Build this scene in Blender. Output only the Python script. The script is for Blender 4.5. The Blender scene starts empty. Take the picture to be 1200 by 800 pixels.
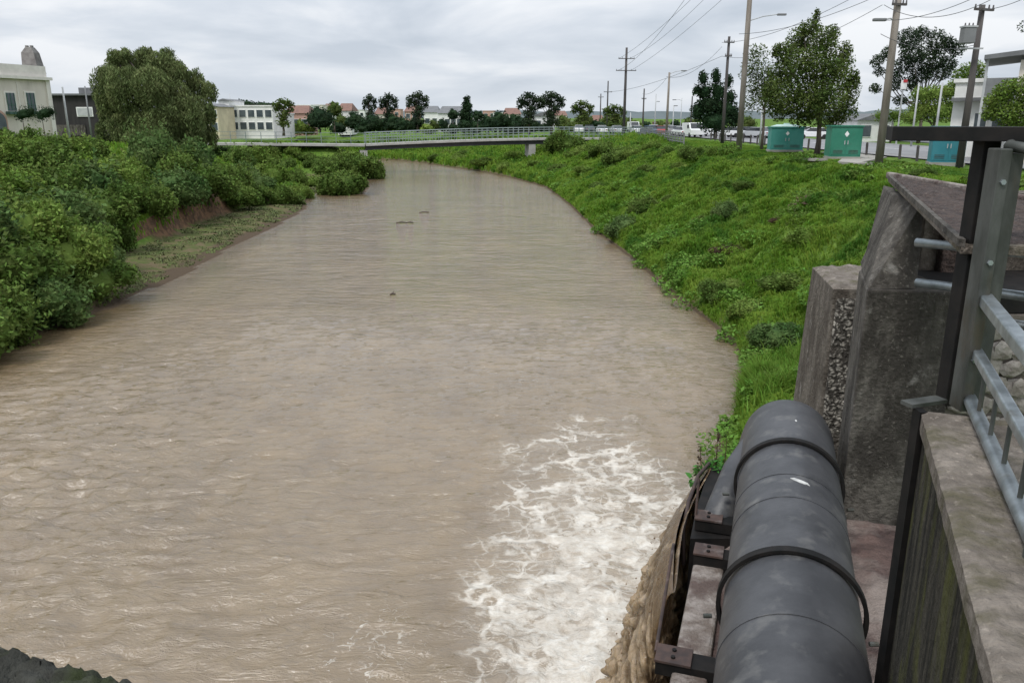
import bpy, math, random
import numpy as np
from mathutils import Vector
random.seed(5)
rng = np.random.default_rng(5)
S = bpy.context.scene
COL = S.collection
R = math.radians
PI = math.pi

# ------------------------------------------------------------------ camera
H = 8.0                       # eye height above the river surface (z = 0)
F = 940.0                     # focal length in photograph pixels (1200 wide)
PITCH = R(15.46)
CP, SP = math.cos(PITCH), math.sin(PITCH)
cam = bpy.data.cameras.new('camera')
co = bpy.data.objects.new('camera', cam); COL.objects.link(co)
co.location = (0, 0, H); co.rotation_euler = (R(90) - PITCH, 0, 0)
cam.sensor_width = 36; cam.lens = 36 * F / 1200
cam.clip_start = 0.05; cam.clip_end = 9000
S.camera = co

# ------------------------------------------------------------------ sky, sun, exposure
SUN_EL, SUN_AZ = R(58), R(215)
w = bpy.data.worlds.new('World'); S.world = w; w.use_nodes = True
nt = w.node_tree; nt.nodes.clear()
N = nt.nodes.new; LK = nt.links.new
out = N('ShaderNodeOutputWorld'); bg = N('ShaderNodeBackground'); bg2 = N('ShaderNodeBackground'); add = N('ShaderNodeAddShader')
sky = N('ShaderNodeTexSky'); sky.sky_type = 'NISHITA'; sky.sun_disc = False
sky.sun_elevation = SUN_EL; sky.sun_rotation = SUN_AZ; sky.dust_density = 3
bg.inputs['Strength'].default_value = 0.05; bg2.inputs['Strength'].default_value = 0.99
tc = N('ShaderNodeTexCoord'); sep = N('ShaderNodeSeparateXYZ'); LK(tc.outputs['Generated'], sep.inputs[0])
def wm(op, a, b=None, c=None):
    n = N('ShaderNodeMath'); n.operation = op
    for i, v in enumerate((a, b, c)):
        if v is None: continue
        if isinstance(v, (int, float)): n.inputs[i].default_value = v
        else: LK(v, n.inputs[i])
    return n.outputs[0]
zz = wm('MAXIMUM', sep.outputs[2], 0.0)
den = wm('ADD', zz, 0.19)
cmb = N('ShaderNodeCombineXYZ'); LK(wm('DIVIDE', sep.outputs[0], den), cmb.inputs[0]); LK(wm('DIVIDE', sep.outputs[1], den), cmb.inputs[1])
n1 = N('ShaderNodeTexNoise'); n1.inputs['Scale'].default_value = .95; n1.inputs['Detail'].default_value = 7; n1.inputs['Roughness'].default_value = .52; n1.inputs['Distortion'].default_value = .35
LK(cmb.outputs[0], n1.inputs['Vector'])
n2 = N('ShaderNodeTexNoise'); n2.inputs['Scale'].default_value = .3; n2.inputs['Detail'].default_value = 3
LK(cmb.outputs[0], n2.inputs['Vector'])
mixn = wm('ADD', wm('MULTIPLY', n1.outputs[0], .65), wm('MULTIPLY', n2.outputs[0], .35))
cr = N('ShaderNodeValToRGB'); LK(mixn, cr.inputs[0])
cr.color_ramp.elements[0].position = .43; cr.color_ramp.elements[0].color = (.52, .58, .66, 1)
cr.color_ramp.elements[1].position = .585; cr.color_ramp.elements[1].color = (.88, .90, .93, 1)
e = cr.color_ramp.elements.new(.505); e.color = (.66, .71, .78, 1)
# pale band low on the horizon, slightly brighter overhead
hz = N('ShaderNodeMapRange'); LK(zz, hz.inputs[0]); hz.inputs[1].default_value = 0; hz.inputs[2].default_value = .11; hz.inputs[3].default_value = .55; hz.inputs[4].default_value = 0
mx = N('ShaderNodeMix'); mx.data_type = 'RGBA'; LK(hz.outputs[0], mx.inputs[0]); LK(cr.outputs[0], mx.inputs[6]); mx.inputs[7].default_value = (.76, .82, .89, 1)
up = wm('ADD', wm('MULTIPLY', zz, 1.15), 1.02)
sc_ = N('ShaderNodeVectorMath'); sc_.operation = 'SCALE'; LK(mx.outputs[2], sc_.inputs[0]); LK(up, sc_.inputs[3])
LK(sc_.outputs[0], bg2.inputs[0]); LK(sky.outputs[0], bg.inputs[0])
bg.inputs['Strength'].default_value = 0.05
bgm = N('ShaderNodeMixShader'); bgm.inputs[0].default_value = .93
LK(bg.outputs[0], bgm.inputs[1]); LK(bg2.outputs[0], bgm.inputs[2]); LK(bgm.outputs[0], out.inputs[0])
sl = bpy.data.lights.new('sun', 'SUN'); sl.energy = 2.0; sl.angle = R(14); sl.color = (1, .97, .93)
so = bpy.data.objects.new('sun', sl); COL.objects.link(so)
so.rotation_euler = (R(90) - SUN_EL, 0, R(180) - SUN_AZ)   # matches the sky's sun direction
S.view_settings.view_transform = 'Standard'; S.view_settings.look = 'None'
S.view_settings.exposure = 0.0; S.view_settings.gamma = 1

# ------------------------------------------------------------------ geometry helpers
def at(px, py, Y):
    """world point seen at photograph pixel (px, py) at forward distance Y"""
    c = (px - 600) / F; v = (400 - py) / F
    dy = CP + v * SP; dz = -SP + v * CP
    k = Y / dy
    return (c * k, Y, H + dz * k)
def flat(px, py, z=0.0):
    c = (px - 600) / F; v = (400 - py) / F
    dy = CP + v * SP; dz = -SP + v * CP
    k = (z - H) / dz
    return (c * k, dy * k, z)
ORG = {}
def gridfaces(nx, ny, b=0):
    i = np.arange((ny - 1) * (nx - 1)); r, c = i // (nx - 1), i % (nx - 1); a = r * nx + c + b
    return np.stack([a, a + 1, a + nx + 1, a + nx], 1)
class MB:
    def __init__(s): s.v = []; s.f = []
    def quadstrip(s, rings, closed=True, cap=True):
        b = len(s.v); n = len(rings[0])
        for r in rings: s.v += [tuple(p) for p in r]
        for i in range(len(rings) - 1):
            for j in range(n if closed else n - 1):
                a = b + i * n + j; c = b + i * n + (j + 1) % n
                s.f.append((a, c, c + n, a + n))
        if cap and closed:
            s.f.append(tuple(b + j for j in reversed(range(n))))
            s.f.append(tuple(b + (len(rings) - 1) * n + j for j in range(n)))
        return s
    def box(s, c, d, rz=0, taper=1.0):
        cx, cy, cz = c; hx, hy, hz = d[0] / 2, d[1] / 2, d[2] / 2
        ca, sa = math.cos(rz), math.sin(rz); rings = []
        for sz, k in ((-hz, 1), (hz, taper)):
            rings.append([(cx + x * k * ca - y * k * sa, cy + x * k * sa + y * k * ca, cz + sz) for x, y in ((-hx, -hy), (hx, -hy), (hx, hy), (-hx, hy))])
        return s.quadstrip(rings)
    def prism(s, poly, z0, z1):
        n = len(poly)
        area = sum(poly[i][0] * poly[(i + 1) % n][1] - poly[(i + 1) % n][0] * poly[i][1] for i in range(n))
        if area < 0: poly = poly[::-1]
        return s.quadstrip([[(p[0], p[1], z0) for p in poly], [(p[0], p[1], z1) for p in poly]])
    def hexa(s, bot, top):
        return s.quadstrip([bot, top])
    def tube(s, pts, r, n=8, cap=True):
        pts = [Vector(p) for p in pts]
        if isinstance(r, (int, float)): r = [r] * len(pts)
        rings = []; up = None
        for i, p in enumerate(pts):
            t = (pts[min(i + 1, len(pts) - 1)] - pts[max(i - 1, 0)]).normalized()
            if up is None: up = Vector((0, 0, 1)) if abs(t.z) < .9 else Vector((1, 0, 0))
            a = t.cross(up).normalized(); b = a.cross(t).normalized(); up = b
            rings.append([tuple(p + (a * math.cos(2 * PI * j / n) + b * math.sin(2 * PI * j / n)) * r[i]) for j in range(n)])
        return s.quadstrip(rings, cap=cap)
    def bar(s, p, q, wd, th):
        p, q = Vector(p), Vector(q); t = (q - p).normalized()
        up = Vector((0, 0, 1)) if abs(t.z) < .95 else Vector((0, 1, 0))
        a = t.cross(up).normalized() * wd / 2; b = a.cross(t).normalized() * th / 2
        return s.quadstrip([[tuple(o - a - b), tuple(o + a - b), tuple(o + a + b), tuple(o - a + b)] for o in (p, q)])
    def build(s, name, mat, parent=None, smooth=False, bevel=0):
        o3 = ORG.get(parent.name, (0, 0, 0)) if parent else (0, 0, 0)
        me = bpy.data.meshes.new(name)
        me.from_pydata([(x - o3[0], y - o3[1], z - o3[2]) for x, y, z in s.v], [], s.f); me.update()
        return link(name, me, mat, parent, smooth, bevel)
def link(name, me, mat, parent=None, smooth=False, bevel=0):
    if mat and not me.materials: me.materials.append(mat)
    if smooth: me.polygons.foreach_set('use_smooth', [True] * len(me.polygons))
    o = bpy.data.objects.new(name, me); COL.objects.link(o)
    if parent: o.parent = parent; ORG[o.name] = ORG.get(parent.name, (0, 0, 0))
    if bevel:
        m = o.modifiers.new('bevel', 'BEVEL'); m.width = bevel; m.segments = 2; m.limit_method = 'ANGLE'
    return o
def npmesh(name, verts, faces):
    """verts (n,3) array, faces (m,k) array"""
    me = bpy.data.meshes.new(name); m, k = faces.shape
    me.vertices.add(len(verts)); me.vertices.foreach_set('co', np.asarray(verts, dtype=np.float32).ravel())
    me.loops.add(m * k); me.loops.foreach_set('vertex_index', faces.astype(np.int32).ravel())
    me.polygons.add(m); me.polygons.foreach_set('loop_start', np.arange(0, m * k, k, dtype=np.int32))
    me.polygons.foreach_set('loop_total', np.full(m, k, dtype=np.int32))
    me.update(calc_edges=True); me.validate(); return me
def tag(o, label=None, cat=None, group=None, kind=None):
    if label: o['label'] = label
    if cat: o['category'] = cat
    if group: o['group'] = group
    if kind: o['kind'] = kind
    return o
def empty(name, loc, label, cat, group=None, rz=0):
    o = bpy.data.objects.new(name, None); COL.objects.link(o); o.empty_display_size = .3
    o.location = loc; o.rotation_euler = (0, 0, rz); ORG[o.name] = tuple(loc)
    return tag(o, label, cat, group)
def proto(name, label, cat, group=None):
    """a thing modelled round the origin, moved afterwards"""
    return empty(name, (0, 0, 0), label, cat, group)
def children(o): return [c for c in list(KIDS.get(o.name, [])) ]
KIDS = {}
def copy_tree(o, parent=None):
    c = o.copy(); COL.objects.link(c)
    if parent: c.parent = parent
    for ch in list(o.children): copy_tree(ch, c)
    return c

# gradient noise in numpy
_p = np.random.default_rng(11).permutation(512)
_g = np.random.default_rng(12).normal(size=(512, 2)); _g /= np.linalg.norm(_g, axis=1)[:, None]
def pn(x, y, s=0):
    x = np.asarray(x, float) + s * 17.13; y = np.asarray(y, float) - s * 9.71
    xi = np.floor(x).astype(int); yi = np.floor(y).astype(int); xf = x - xi; yf = y - yi
    u = xf * xf * xf * (xf * (xf * 6 - 15) + 10); v = yf * yf * yf * (yf * (yf * 6 - 15) + 10)
    def g(i, j):
        h = _p[(_p[(xi + i) & 511] + yi + j) & 511]; d = _g[h]
        return d[..., 0] * (xf - i) + d[..., 1] * (yf - j)
    a = g(0, 0) * (1 - u) + g(1, 0) * u; b = g(0, 1) * (1 - u) + g(1, 1) * u
    return (a * (1 - v) + b * v) * 1.5
def fbm(x, y, o=4, s=0):
    t = 0; a = 1; 
    for i in range(o): t = t + a * pn(x, y, s + i); x = np.asarray(x) * 2.03; y = np.asarray(y) * 2.03; a *= .5
    return t
def ss(a, b, x):
    t = np.clip((x - a) / (b - a), 0, 1); return t * t * (3 - 2 * t)

# ------------------------------------------------------------------ materials
def mat(name, c1, c2=None, scale=4.0, rough=.85, bump=0.0, bscale=None, metal=0, detail=6, stretch=(1, 1, 1), lo=.4, hi=.62, spec=None, island=0.0, obj=False, c3=None, c3scale=.6, c3lo=.5, c3hi=.7, transl=0):
    m = bpy.data.materials.new(name); m.use_nodes = True; t = m.node_tree; n = t.nodes; l = t.links
    p = n['Principled BSDF']; p.inputs['Roughness'].default_value = rough; p.inputs['Metallic'].default_value = metal
    if spec is not None: p.inputs['Specular IOR Level'].default_value = spec
    if c2 is None: c2 = tuple(x * .8 for x in c1)
    if obj: v = n.new('ShaderNodeTexCoord').outputs['Object']
    else: v = n.new('ShaderNodeNewGeometry').outputs['Position']
    mp = n.new('ShaderNodeMapping'); l.new(v, mp.inputs[0]); mp.inputs['Scale'].default_value = stretch
    def noise(sc, lo, hi, det=detail):
        z = n.new('ShaderNodeTexNoise'); z.inputs['Scale'].default_value = sc; z.inputs['Detail'].default_value = det; z.inputs['Roughness'].default_value = .6
        l.new(mp.outputs[0], z.inputs['Vector'])
        r = n.new('ShaderNodeMapRange'); r.inputs[1].default_value = lo; r.inputs[2].default_value = hi; l.new(z.outputs[0], r.inputs[0])
        return r.outputs[0], z.outputs[0]
    def mix(f, a, b):
        x = n.new('ShaderNodeMix'); x.data_type = 'RGBA'
        for i, q in ((0, f), (6, a), (7, b)):
            if isinstance(q, tuple): x.inputs[i].default_value = (*q, 1)
            elif isinstance(q, float): x.inputs[i].default_value = q
            else: l.new(q, x.inputs[i])
        return x.outputs[2]
    f, raw = noise(scale, lo, hi)
    col = mix(f, c1, c2)
    if c3 is not None:
        f3, _ = noise(c3scale, c3lo, c3hi); col = mix(f3, col, c3)
    if island:
        g = n.new('ShaderNodeNewGeometry')
        h = n.new('ShaderNodeHueSaturation'); l.new(col, h.inputs['Color'])
        r = n.new('ShaderNodeMapRange'); r.inputs[3].default_value = 1 - island; r.inputs[4].default_value = 1 + island; l.new(g.outputs['Random Per Island'], r.inputs[0])
        l.new(r.outputs[0], h.inputs['Value'])
        r2 = n.new('ShaderNodeMapRange'); r2.inputs[3].default_value = .485; r2.inputs[4].default_value = .515; l.new(g.outputs['Random Per Island'], r2.inputs[0]); l.new(r2.outputs[0], h.inputs['Hue'])
        col = h.outputs[0]
    l.new(col, p.inputs['Base Color'])
    if bump:
        _, rb = noise(bscale or scale * 3, 0, 1)
        b = n.new('ShaderNodeBump'); b.inputs['Strength'].default_value = 1; b.inputs['Distance'].default_value = bump
        l.new(rb, b.inputs['Height']); l.new(b.outputs[0], p.inputs['Normal'])
    if transl:
        tb = n.new('ShaderNodeBsdfTranslucent'); l.new(col, tb.inputs[0]); ms = n.new('ShaderNodeMixShader'); ms.inputs[0].default_value = transl
        l.new(p.outputs[0], ms.inputs[1]); l.new(tb.outputs[0], ms.inputs[2]); l.new(ms.outputs[0], n['Material Output'].inputs[0])
    return m
def leafm(name, a, b, isl=.45): return mat(name, a, b, scale=.5, rough=.75, spec=.15, island=isl, transl=.3, lo=.38, hi=.62)
M = dict(
    grass=mat('grass_blades', (.135, .255, .026), (.225, .335, .050), scale=.35, rough=.75, spec=.12, island=.12, transl=.55, c3=(.080, .180, .026), c3scale=.3, c3lo=.5, c3hi=.62),
    drygrass=mat('straw', (.30, .24, .13), (.18, .15, .08), island=.3),
    bush=leafm('bush_leaf', (.070, .120, .022), (.135, .195, .042)),
    bush2=leafm('bush_leaf_light', (.115, .185, .030), (.185, .250, .055)),
    bush3=leafm('bush_leaf_blue', (.062, .118, .032), (.125, .180, .056)),
    dead=leafm('dead_leaf', (.075, .050, .034), (.13, .085, .055)),
    willow=leafm('willow_leaf', (.105, .140, .050), (.185, .215, .085)),
    eucal=leafm('gum_leaf', (.026, .045, .024), (.050, .074, .036)),
    conifer=leafm('conifer_leaf', (.014, .034, .014), (.028, .056, .022)),
    broad=leafm('broad_leaf', (.062, .100, .022), (.12, .155, .042)),
    bark=mat('bark', (.07, .055, .042), (.13, .105, .085), scale=6, stretch=(1, 1, .2), bump=.02),
    polewood=mat('weathered_pole', (.17, .145, .12), (.26, .23, .20), scale=3, stretch=(1, 1, .15), bump=.01),
    poledark=mat('dark_pole', (.05, .045, .045), (.09, .08, .075), scale=3, stretch=(1, 1, .15)),
    polewhite=mat('grey_metal_pole', (.45, .46, .46), (.36, .37, .38), scale=2, rough=.5),
    insul=mat('insulator', (.10, .09, .09), rough=.3),
    wire=mat('wire', (.05, .05, .055), rough=.5),
    galv=mat('galvanised_steel', (.40, .44, .46), (.24, .27, .285), scale=9, rough=.42, metal=.75, bump=.0015, bscale=40, c3=(.17, .16, .13), c3scale=5, c3lo=.55, c3hi=.75),
    galvold=mat('weathered_galvanised', (.10, .105, .098), (.05, .054, .048), scale=7, rough=.6, metal=.4, bump=.003, bscale=40, stretch=(1, 1, .4), c3=(.075, .06, .04), c3scale=5, c3lo=.52, c3hi=.7),
    black=mat('black_steel', (.008, .008, .008), (.016, .014, .013), scale=8, rough=.7, bump=.001, spec=.2),
    rust=mat('rusted_steel', (.035, .024, .022), (.075, .045, .036), scale=9, rough=.75, bump=.003, c3=(.17, .14, .13), c3scale=4, c3lo=.58, c3hi=.7),
    pipe=mat('grey_pipe', (.040, .041, .045), (.068, .069, .074), scale=2.6, rough=.46, bump=.004, bscale=9, c3=(.15, .147, .14), c3scale=5, c3lo=.54, c3hi=.80, spec=.4),
    road=mat('asphalt', (.19, .19, .195), (.24, .24, .245), scale=.5, bump=.01, bscale=20),
    pave=mat('pavement', (.33, .31, .28), (.26, .25, .22), scale=1.5),
    paint=mat('road_paint', (.75, .75, .73), rough=.6),
    white=mat('white_render', (.78, .78, .76), (.68, .68, .66), scale=.8),
    cream=mat('cream_render', (.64, .59, .52), (.56, .51, .45), scale=.6, c3=(.46, .42, .37), c3scale=.9, c3lo=.56, c3hi=.74, stretch=(1, 1, .3)),
    creamtrim=mat('cream_trim', (.70, .67, .61), (.60, .57, .52), scale=1),
    yellow=mat('ochre_render', (.66, .58, .40), scale=.5), pink=mat('pink_render', (.48, .30, .24), scale=.5),
    tile=mat('clay_tile_roof', (.21, .115, .085), (.15, .085, .07), scale=2), greyroof=mat('grey_roof', (.16, .165, .17), scale=1),
    darkwall=mat('dark_boarding', (.018, .016, .017), (.03, .027, .026), scale=2, stretch=(1, 1, .2)),
    stoneblk=mat('grey_stone_tower', (.20, .19, .18), (.13, .12, .115), scale=1.6, bump=.03),
    glass=mat('window_glass', (.05, .065, .075), (.09, .11, .12), scale=.6, rough=.12),
    greenshut=mat('green_frame', (.04, .10, .08), rough=.5),
    boxg=mat('green_cabinet_paint', (.020, .165, .105), (.032, .19, .125), scale=1.2, rough=.5, c3=(.03, .11, .07), c3scale=1.8, c3lo=.58, c3hi=.75),
    boxt=mat('turquoise_cabinet_paint', (.045, .245, .215), (.065, .28, .245), scale=1.2, rough=.5, c3=(.10, .22, .19), c3scale=1.8, c3lo=.58, c3hi=.75),
    boxb=mat('teal_cabinet_paint', (.025, .18, .225), (.04, .205, .25), scale=1.2, rough=.5),
    boxtop=mat('pale_cabinet_roof', (.45, .60, .57), (.36, .50, .47), scale=1.2),
    concrete_pale=mat('pale_concrete', (.30, .265, .24), (.15, .12, .10), scale=9, bump=.025, bscale=30, c3=(.10, .07, .06), c3scale=3.5, c3lo=.5, c3hi=.62),
    red_conc=mat('stained_ledge', (.135, .088, .076), (.065, .042, .038), scale=5, bump=.03, bscale=26, c3=(.26, .215, .19), c3scale=1.3, c3lo=.46, c3hi=.62),
    stone=mat('rubble_stone', (.34, .31, .28), (.20, .175, .15), scale=9, bump=.012, island=.3),
    mortar=mat('dark_mortar', (.10, .085, .07), (.15, .13, .11), scale=9, bump=.01),
    soil=mat('brown_soil', (.040, .026, .021), (.085, .056, .044), scale=13, bump=.06, bscale=30, c3=(.17, .13, .11), c3scale=22, c3lo=.60, c3hi=.70),
    rubber=mat('tyre', (.02, .02, .02)), carglass=mat('car_glass', (.03, .035, .04), rough=.1),
    lampred=mat('red_lamp', (.35, .02, .02), rough=.3),
    sign=mat('white_sign', (.8, .8, .8), rough=.5), signred=mat('red_sign', (.45, .03, .04), rough=.5),
    railgreen=mat('grey_green_rail', (.17, .215, .21), (.22, .26, .255), scale=1, rough=.5),
    bridgec=mat('bridge_concrete', (.42, .41, .39), (.33, .32, .30), scale=.7), bridged=mat('bridge_girder', (.055, .055, .06), scale=.7),
    hill=mat('hazed_hill_cover', (.085, .11, .115), (.105, .13, .135), scale=.02),  # paler bluish grey puts the distance haze into the hill colour
    wallgrey=mat('grey_fence', (.20, .205, .21), scale=1),
)
def paintm(name, c): return mat(name, c, c, rough=.3, spec=.6)
CARM = [paintm('white_car_paint', (.78, .79, .80)), paintm('silver_car_paint', (.48, .50, .52)), paintm('dark_car_paint', (.05, .055, .07)), paintm('red_car_paint', (.35, .03, .03)), paintm('blue_car_paint', (.06, .14, .24))]

def concrete(name, base, dark, moss=None, streak=True, pebble=0):
    m = bpy.data.materials.new(name); m.use_nodes = True; t = m.node_tree; n = t.nodes; l = t.links; p = n['Principled BSDF']
    p.inputs['Roughness'].default_value = .9; p.inputs['Specular IOR Level'].default_value = .2
    pos = n.new('ShaderNodeNewGeometry').outputs['Position']
    def nz(sc, st=(1, 1, 1), det=7, rg=.6):
        mp = n.new('ShaderNodeMapping'); mp.inputs['Scale'].default_value = st; l.new(pos, mp.inputs[0])
        z = n.new('ShaderNodeTexNoise'); z.inputs['Scale'].default_value = sc; z.inputs['Detail'].default_value = det; z.inputs['Roughness'].default_value = rg; l.new(mp.outputs[0], z.inputs[0]); return z.outputs[0]
    def mr(v, a, b, c=0, d=1):
        r = n.new('ShaderNodeMapRange'); l.new(v, r.inputs[0])
        for i, q in zip((1, 2, 3, 4), (a, b, c, d)): r.inputs[i].default_value = q
        return r.outputs[0]
    def mix(f, a, b):
        x = n.new('ShaderNodeMix'); x.data_type = 'RGBA'; l.new(f, x.inputs[0])
        for i, q in ((6, a), (7, b)):
            if isinstance(q, tuple): x.inputs[i].default_value = (*q, 1)
            else: l.new(q, x.inputs[i])
        return x.outputs[2]
    col = mix(mr(nz(14), .35, .65), base, tuple(x * .6 for x in base))
    if streak == 2: col = mix(mr(nz(3.0, (1.5, 1.5, .55)), .42, .60, 0, .85), col, dark); col = mix(mr(nz(5.5, (1, 1, .8)), .60, .70, 0, .45), col, (.33, .315, .29))
    elif streak: col = mix(mr(nz(3.2, (3.5, 3.5, .35)), .42, .6, 0, .92), col, dark)
    else: col = mix(mr(nz(2.2), .42, .62, 0, .8), col, dark)
    col = mix(mr(nz(30, det=3), .60, .72, 0, .45), col, tuple(min(1, x * 1.9) for x in base))
    if moss: col = mix(mr(nz(2.6, (2, 2, .6)), .50, .66, 0, .85), col, moss)
    h = nz(24)
    if pebble:
        v = n.new('ShaderNodeTexVoronoi'); v.inputs['Scale'].default_value = pebble; v.inputs['Randomness'].default_value = 1
        wp = n.new('ShaderNodeVectorMath'); wp.operation = 'MULTIPLY_ADD'
        zn = n.new('ShaderNodeTexNoise'); zn.inputs['Scale'].default_value = 12; l.new(pos, zn.inputs[0])
        l.new(zn.outputs[1], wp.inputs[0]); wp.inputs[1].default_value = (.09, .09, .09); l.new(pos, wp.inputs[2]); l.new(wp.outputs[0], v.inputs[0])
        pm = mr(v.outputs['Distance'], .28, .62)
        keep = mr(nz(4.5), .38, .5)
        x = n.new('ShaderNodeMath'); x.operation = 'MULTIPLY'; l.new(pm, x.inputs[0]); x.inputs[1].default_value = .9
        vc = n.new('ShaderNodeHueSaturation'); vc.inputs['Color'].default_value = (.46, .43, .375, 1); vr = mr(v.outputs['Color'], 0, 1, .35, 1.25); l.new(vr, vc.inputs['Value'])
        peb = mix(x.outputs[0], vc.outputs[0], (.03, .026, .022)); col = mix(keep, col, peb)
        b0 = n.new('ShaderNodeBump'); b0.inputs['Distance'].default_value = .03; b0.invert = True; l.new(v.outputs['Distance'], b0.inputs['Height'])
    l.new(col, p.inputs['Base Color'])
    b = n.new('ShaderNodeBump'); b.inputs['Distance'].default_value = .03; l.new(h, b.inputs['Height'])
    if pebble: l.new(b0.outputs[0], b.inputs['Normal'])
    l.new(b.outputs[0], p.inputs['Normal'])
    return m
M['conc'] = concrete('stained_concrete', (.140, .128, .112), (.034, .030, .026), streak=2)
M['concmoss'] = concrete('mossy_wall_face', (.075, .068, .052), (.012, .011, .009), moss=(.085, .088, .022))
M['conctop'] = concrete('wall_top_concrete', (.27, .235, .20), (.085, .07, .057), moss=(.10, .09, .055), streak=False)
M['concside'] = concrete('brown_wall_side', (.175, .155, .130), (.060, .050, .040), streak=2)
M['concpeb'] = concrete('pitted_pebble_concrete', (.16, .145, .125), (.05, .042, .036), pebble=24)
M['parapet'] = concrete('black_mossy_stone', (.070, .070, .060), (.012, .013, .011), moss=(.035, .048, .014), streak=False)

# ------------------------------------------------------------------ river banks and terrain heights
def W(*pts): return [flat(x, y)[:2] for x, y in pts]
RL = [(1.6, -60), (1.4, 0), (1.9, 5), (2.7, 9), (3.7, 13)] + W((850, 525), (870, 430), (858, 400), (800, 352), (740, 302), (700, 272), (668, 240), (640, 219), (600, 208), (560, 200), (520, 194.5), (500, 191), (470, 188), (430, 186.5), (300, 186), (-200, 186))
LL = [(-17, -60), (-17, 5)] + W((-100, 455), (0, 410), (60, 388), (130, 362), (165, 345), (230, 315), (270, 291), (320, 268), (360, 245), (364, 228), (374, 226), (400, 228), (428, 228), (434, 219), (426, 212), (447, 209), (449, 200), (447, 193.5), (430, 190.5), (300, 190), (-200, 190))
TL = [(-20, -60), (-19, 5)] + W((-100, 446), (0, 403), (60, 380), (120, 356), (150, 334), (143, 302), (205, 281), (230, 268), (285, 248), (340, 234), (356, 226), (348, 216), (352, 207), (372, 202), (410, 199), (440, 193), (300, 191.5), (-200, 191.5))
def dist(x, y, P):
    d = np.full(np.shape(x), 1e9)
    for (ax, ay), (bx, by) in zip(P[:-1], P[1:]):
        vx, vy = bx - ax, by - ay
        t = np.clip(((x - ax) * vx + (y - ay) * vy) / (vx * vx + vy * vy), 0, 1)
        d = np.minimum(d, np.hypot(x - ax - t * vx, y - ay - t * vy))
    return d
def inside(x, y, P):
    r = np.zeros(np.shape(x), bool); n = len(P)
    for i in range(n):
        (ax, ay), (bx, by) = P[i], P[(i + 1) % n]
        if ay == by: continue
        c = ((ay > y) != (by > y)) & (x < (bx - ax) * (y - ay) / (by - ay) + ax); r ^= c
    return r
LPOLY = LL + [(-3000, LL[-1][1]), (-3000, -60)]
TPOLY = TL + [(-3000, TL[-1][1]), (-3000, -60)]
WPOLY = LL + [(-3000, LL[-1][1]), (-3000, RL[-1][1])] + RL[::-1]
CLIFF = flat(245, 262)[:2]
TOPZ = 5.4
def terr(x, y, bumps=True):
    x = np.asarray(x, float); y = np.asarray(y, float)
    dR, dL, dT = dist(x, y, RL), dist(x, y, LL), dist(x, y, TL)
    inw, inl, inT = inside(x, y, WPOLY), inside(x, y, LPOLY), inside(x, y, TPOLY)
    wr = np.interp(y, [0, 10, 20, 60, 105, 125, 170, 400], [8, 9.5, 11.5, 12.5, 15, 24, 40, 60])
    wr = np.where(x < -8, np.maximum(wr, 45), wr)
    tr = np.clip(dR / wr, 0, 1)
    zr = .55 * ss(0, .7, dR) + (TOPZ - .55) * np.where(tr < 1, (1 - np.cos(PI * tr ** .9)) / 2 * .55 + tr * .45, 1)
    wl = np.interp(y, [0, 20, 50, 66, 78, 95, 140], [8, 8, 8, 7.5, 12, 24, 45])
    tl = np.clip(dT / wl, 0, 1)
    cl = np.exp(-((x - CLIFF[0]) ** 2 + (y - CLIFF[1]) ** 2) / 2 / 6.5 ** 2)
    zl = .28 + (1.0 + 1.1 * cl) * ss(0, .8, dT) * np.interp(y, [70, 95], [1, .4]) + 0
    zl = zl + (TOPZ - zl) * (tl * .6 + .4 * ss(0, 1, tl))
    zbar = -.05 + .34 * ss(0, 3.5, dL)
    z = np.where(inl, np.where(inT, zl, zbar), zr)
    d = np.where(inl, dL, dR)
    if bumps:
        ridge = 1 - np.abs(fbm(x * .42 + y * .16, y * .21 - x * .10, 3, 3))
        slope = np.where(inl, ss(.3, 2, dT) * inT, ss(.0, 1.5, dR)) * np.where(inl, 1, 1 - .92 * ss(wr - 2, wr + 1, dR)) * np.where(inl & (dT > wl + 3), .2, 1)
        k = np.interp(y, [60, 130, 300], [1, .6, .2])
        z = z + slope * k * (.85 * (ridge - .72) + .38 * fbm(x * .33 + y * .12, y * .17 - x * .06, 2, 51) + .20 * fbm(x * 1.3, y * 1.3, 3, 7) + .30 * fbm(x * .16, y * .16, 2, 31))
        z = z + np.where(inl & ~inT, .05 * fbm(x * 1.1, y * 1.1, 3, 2), 0)
    md = np.exp(-(((x + 33) / 10) ** 4 + ((y - 128) / 6) ** 2)); z = np.where(inw, z, np.maximum(z, 4.35 * md))
    z = np.where(inw, -.12 - .9 * ss(0, 2.5, np.minimum(dR, dL)), z)
    # excavation round the intake works
    st = ss(11.5, 8.6, y) * ss(7.2, 5.8, x) * ss(-6, -4, x)
    z = z * (1 - st) + np.minimum(z, 3.0) * st
    # far country: gentle rise
    r = np.hypot(x, y)
    z = z + ss(350, 1200, r) * 4
    return z
def tz(x, y): return float(terr(np.array([x]), np.array([y]))[0])
def onground(px, py):
    """terrain point under a photograph pixel"""
    c = (px - 600) / F; v = (400 - py) / F; dy = CP + v * SP; dz = -SP + v * CP
    Y = np.concatenate([np.arange(8, 120, .15), np.arange(120, 400, .6), np.arange(400, 2500, 5)]); k = Y / dy
    X = c * k; Z = H + dz * k; T = terr(X, Y, False)
    i = np.argmax(Z <= T)
    if Z[i] > T[i]: i = len(Y) - 1
    return (float(X[i]), float(Y[i]), float(T[i]))

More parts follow.
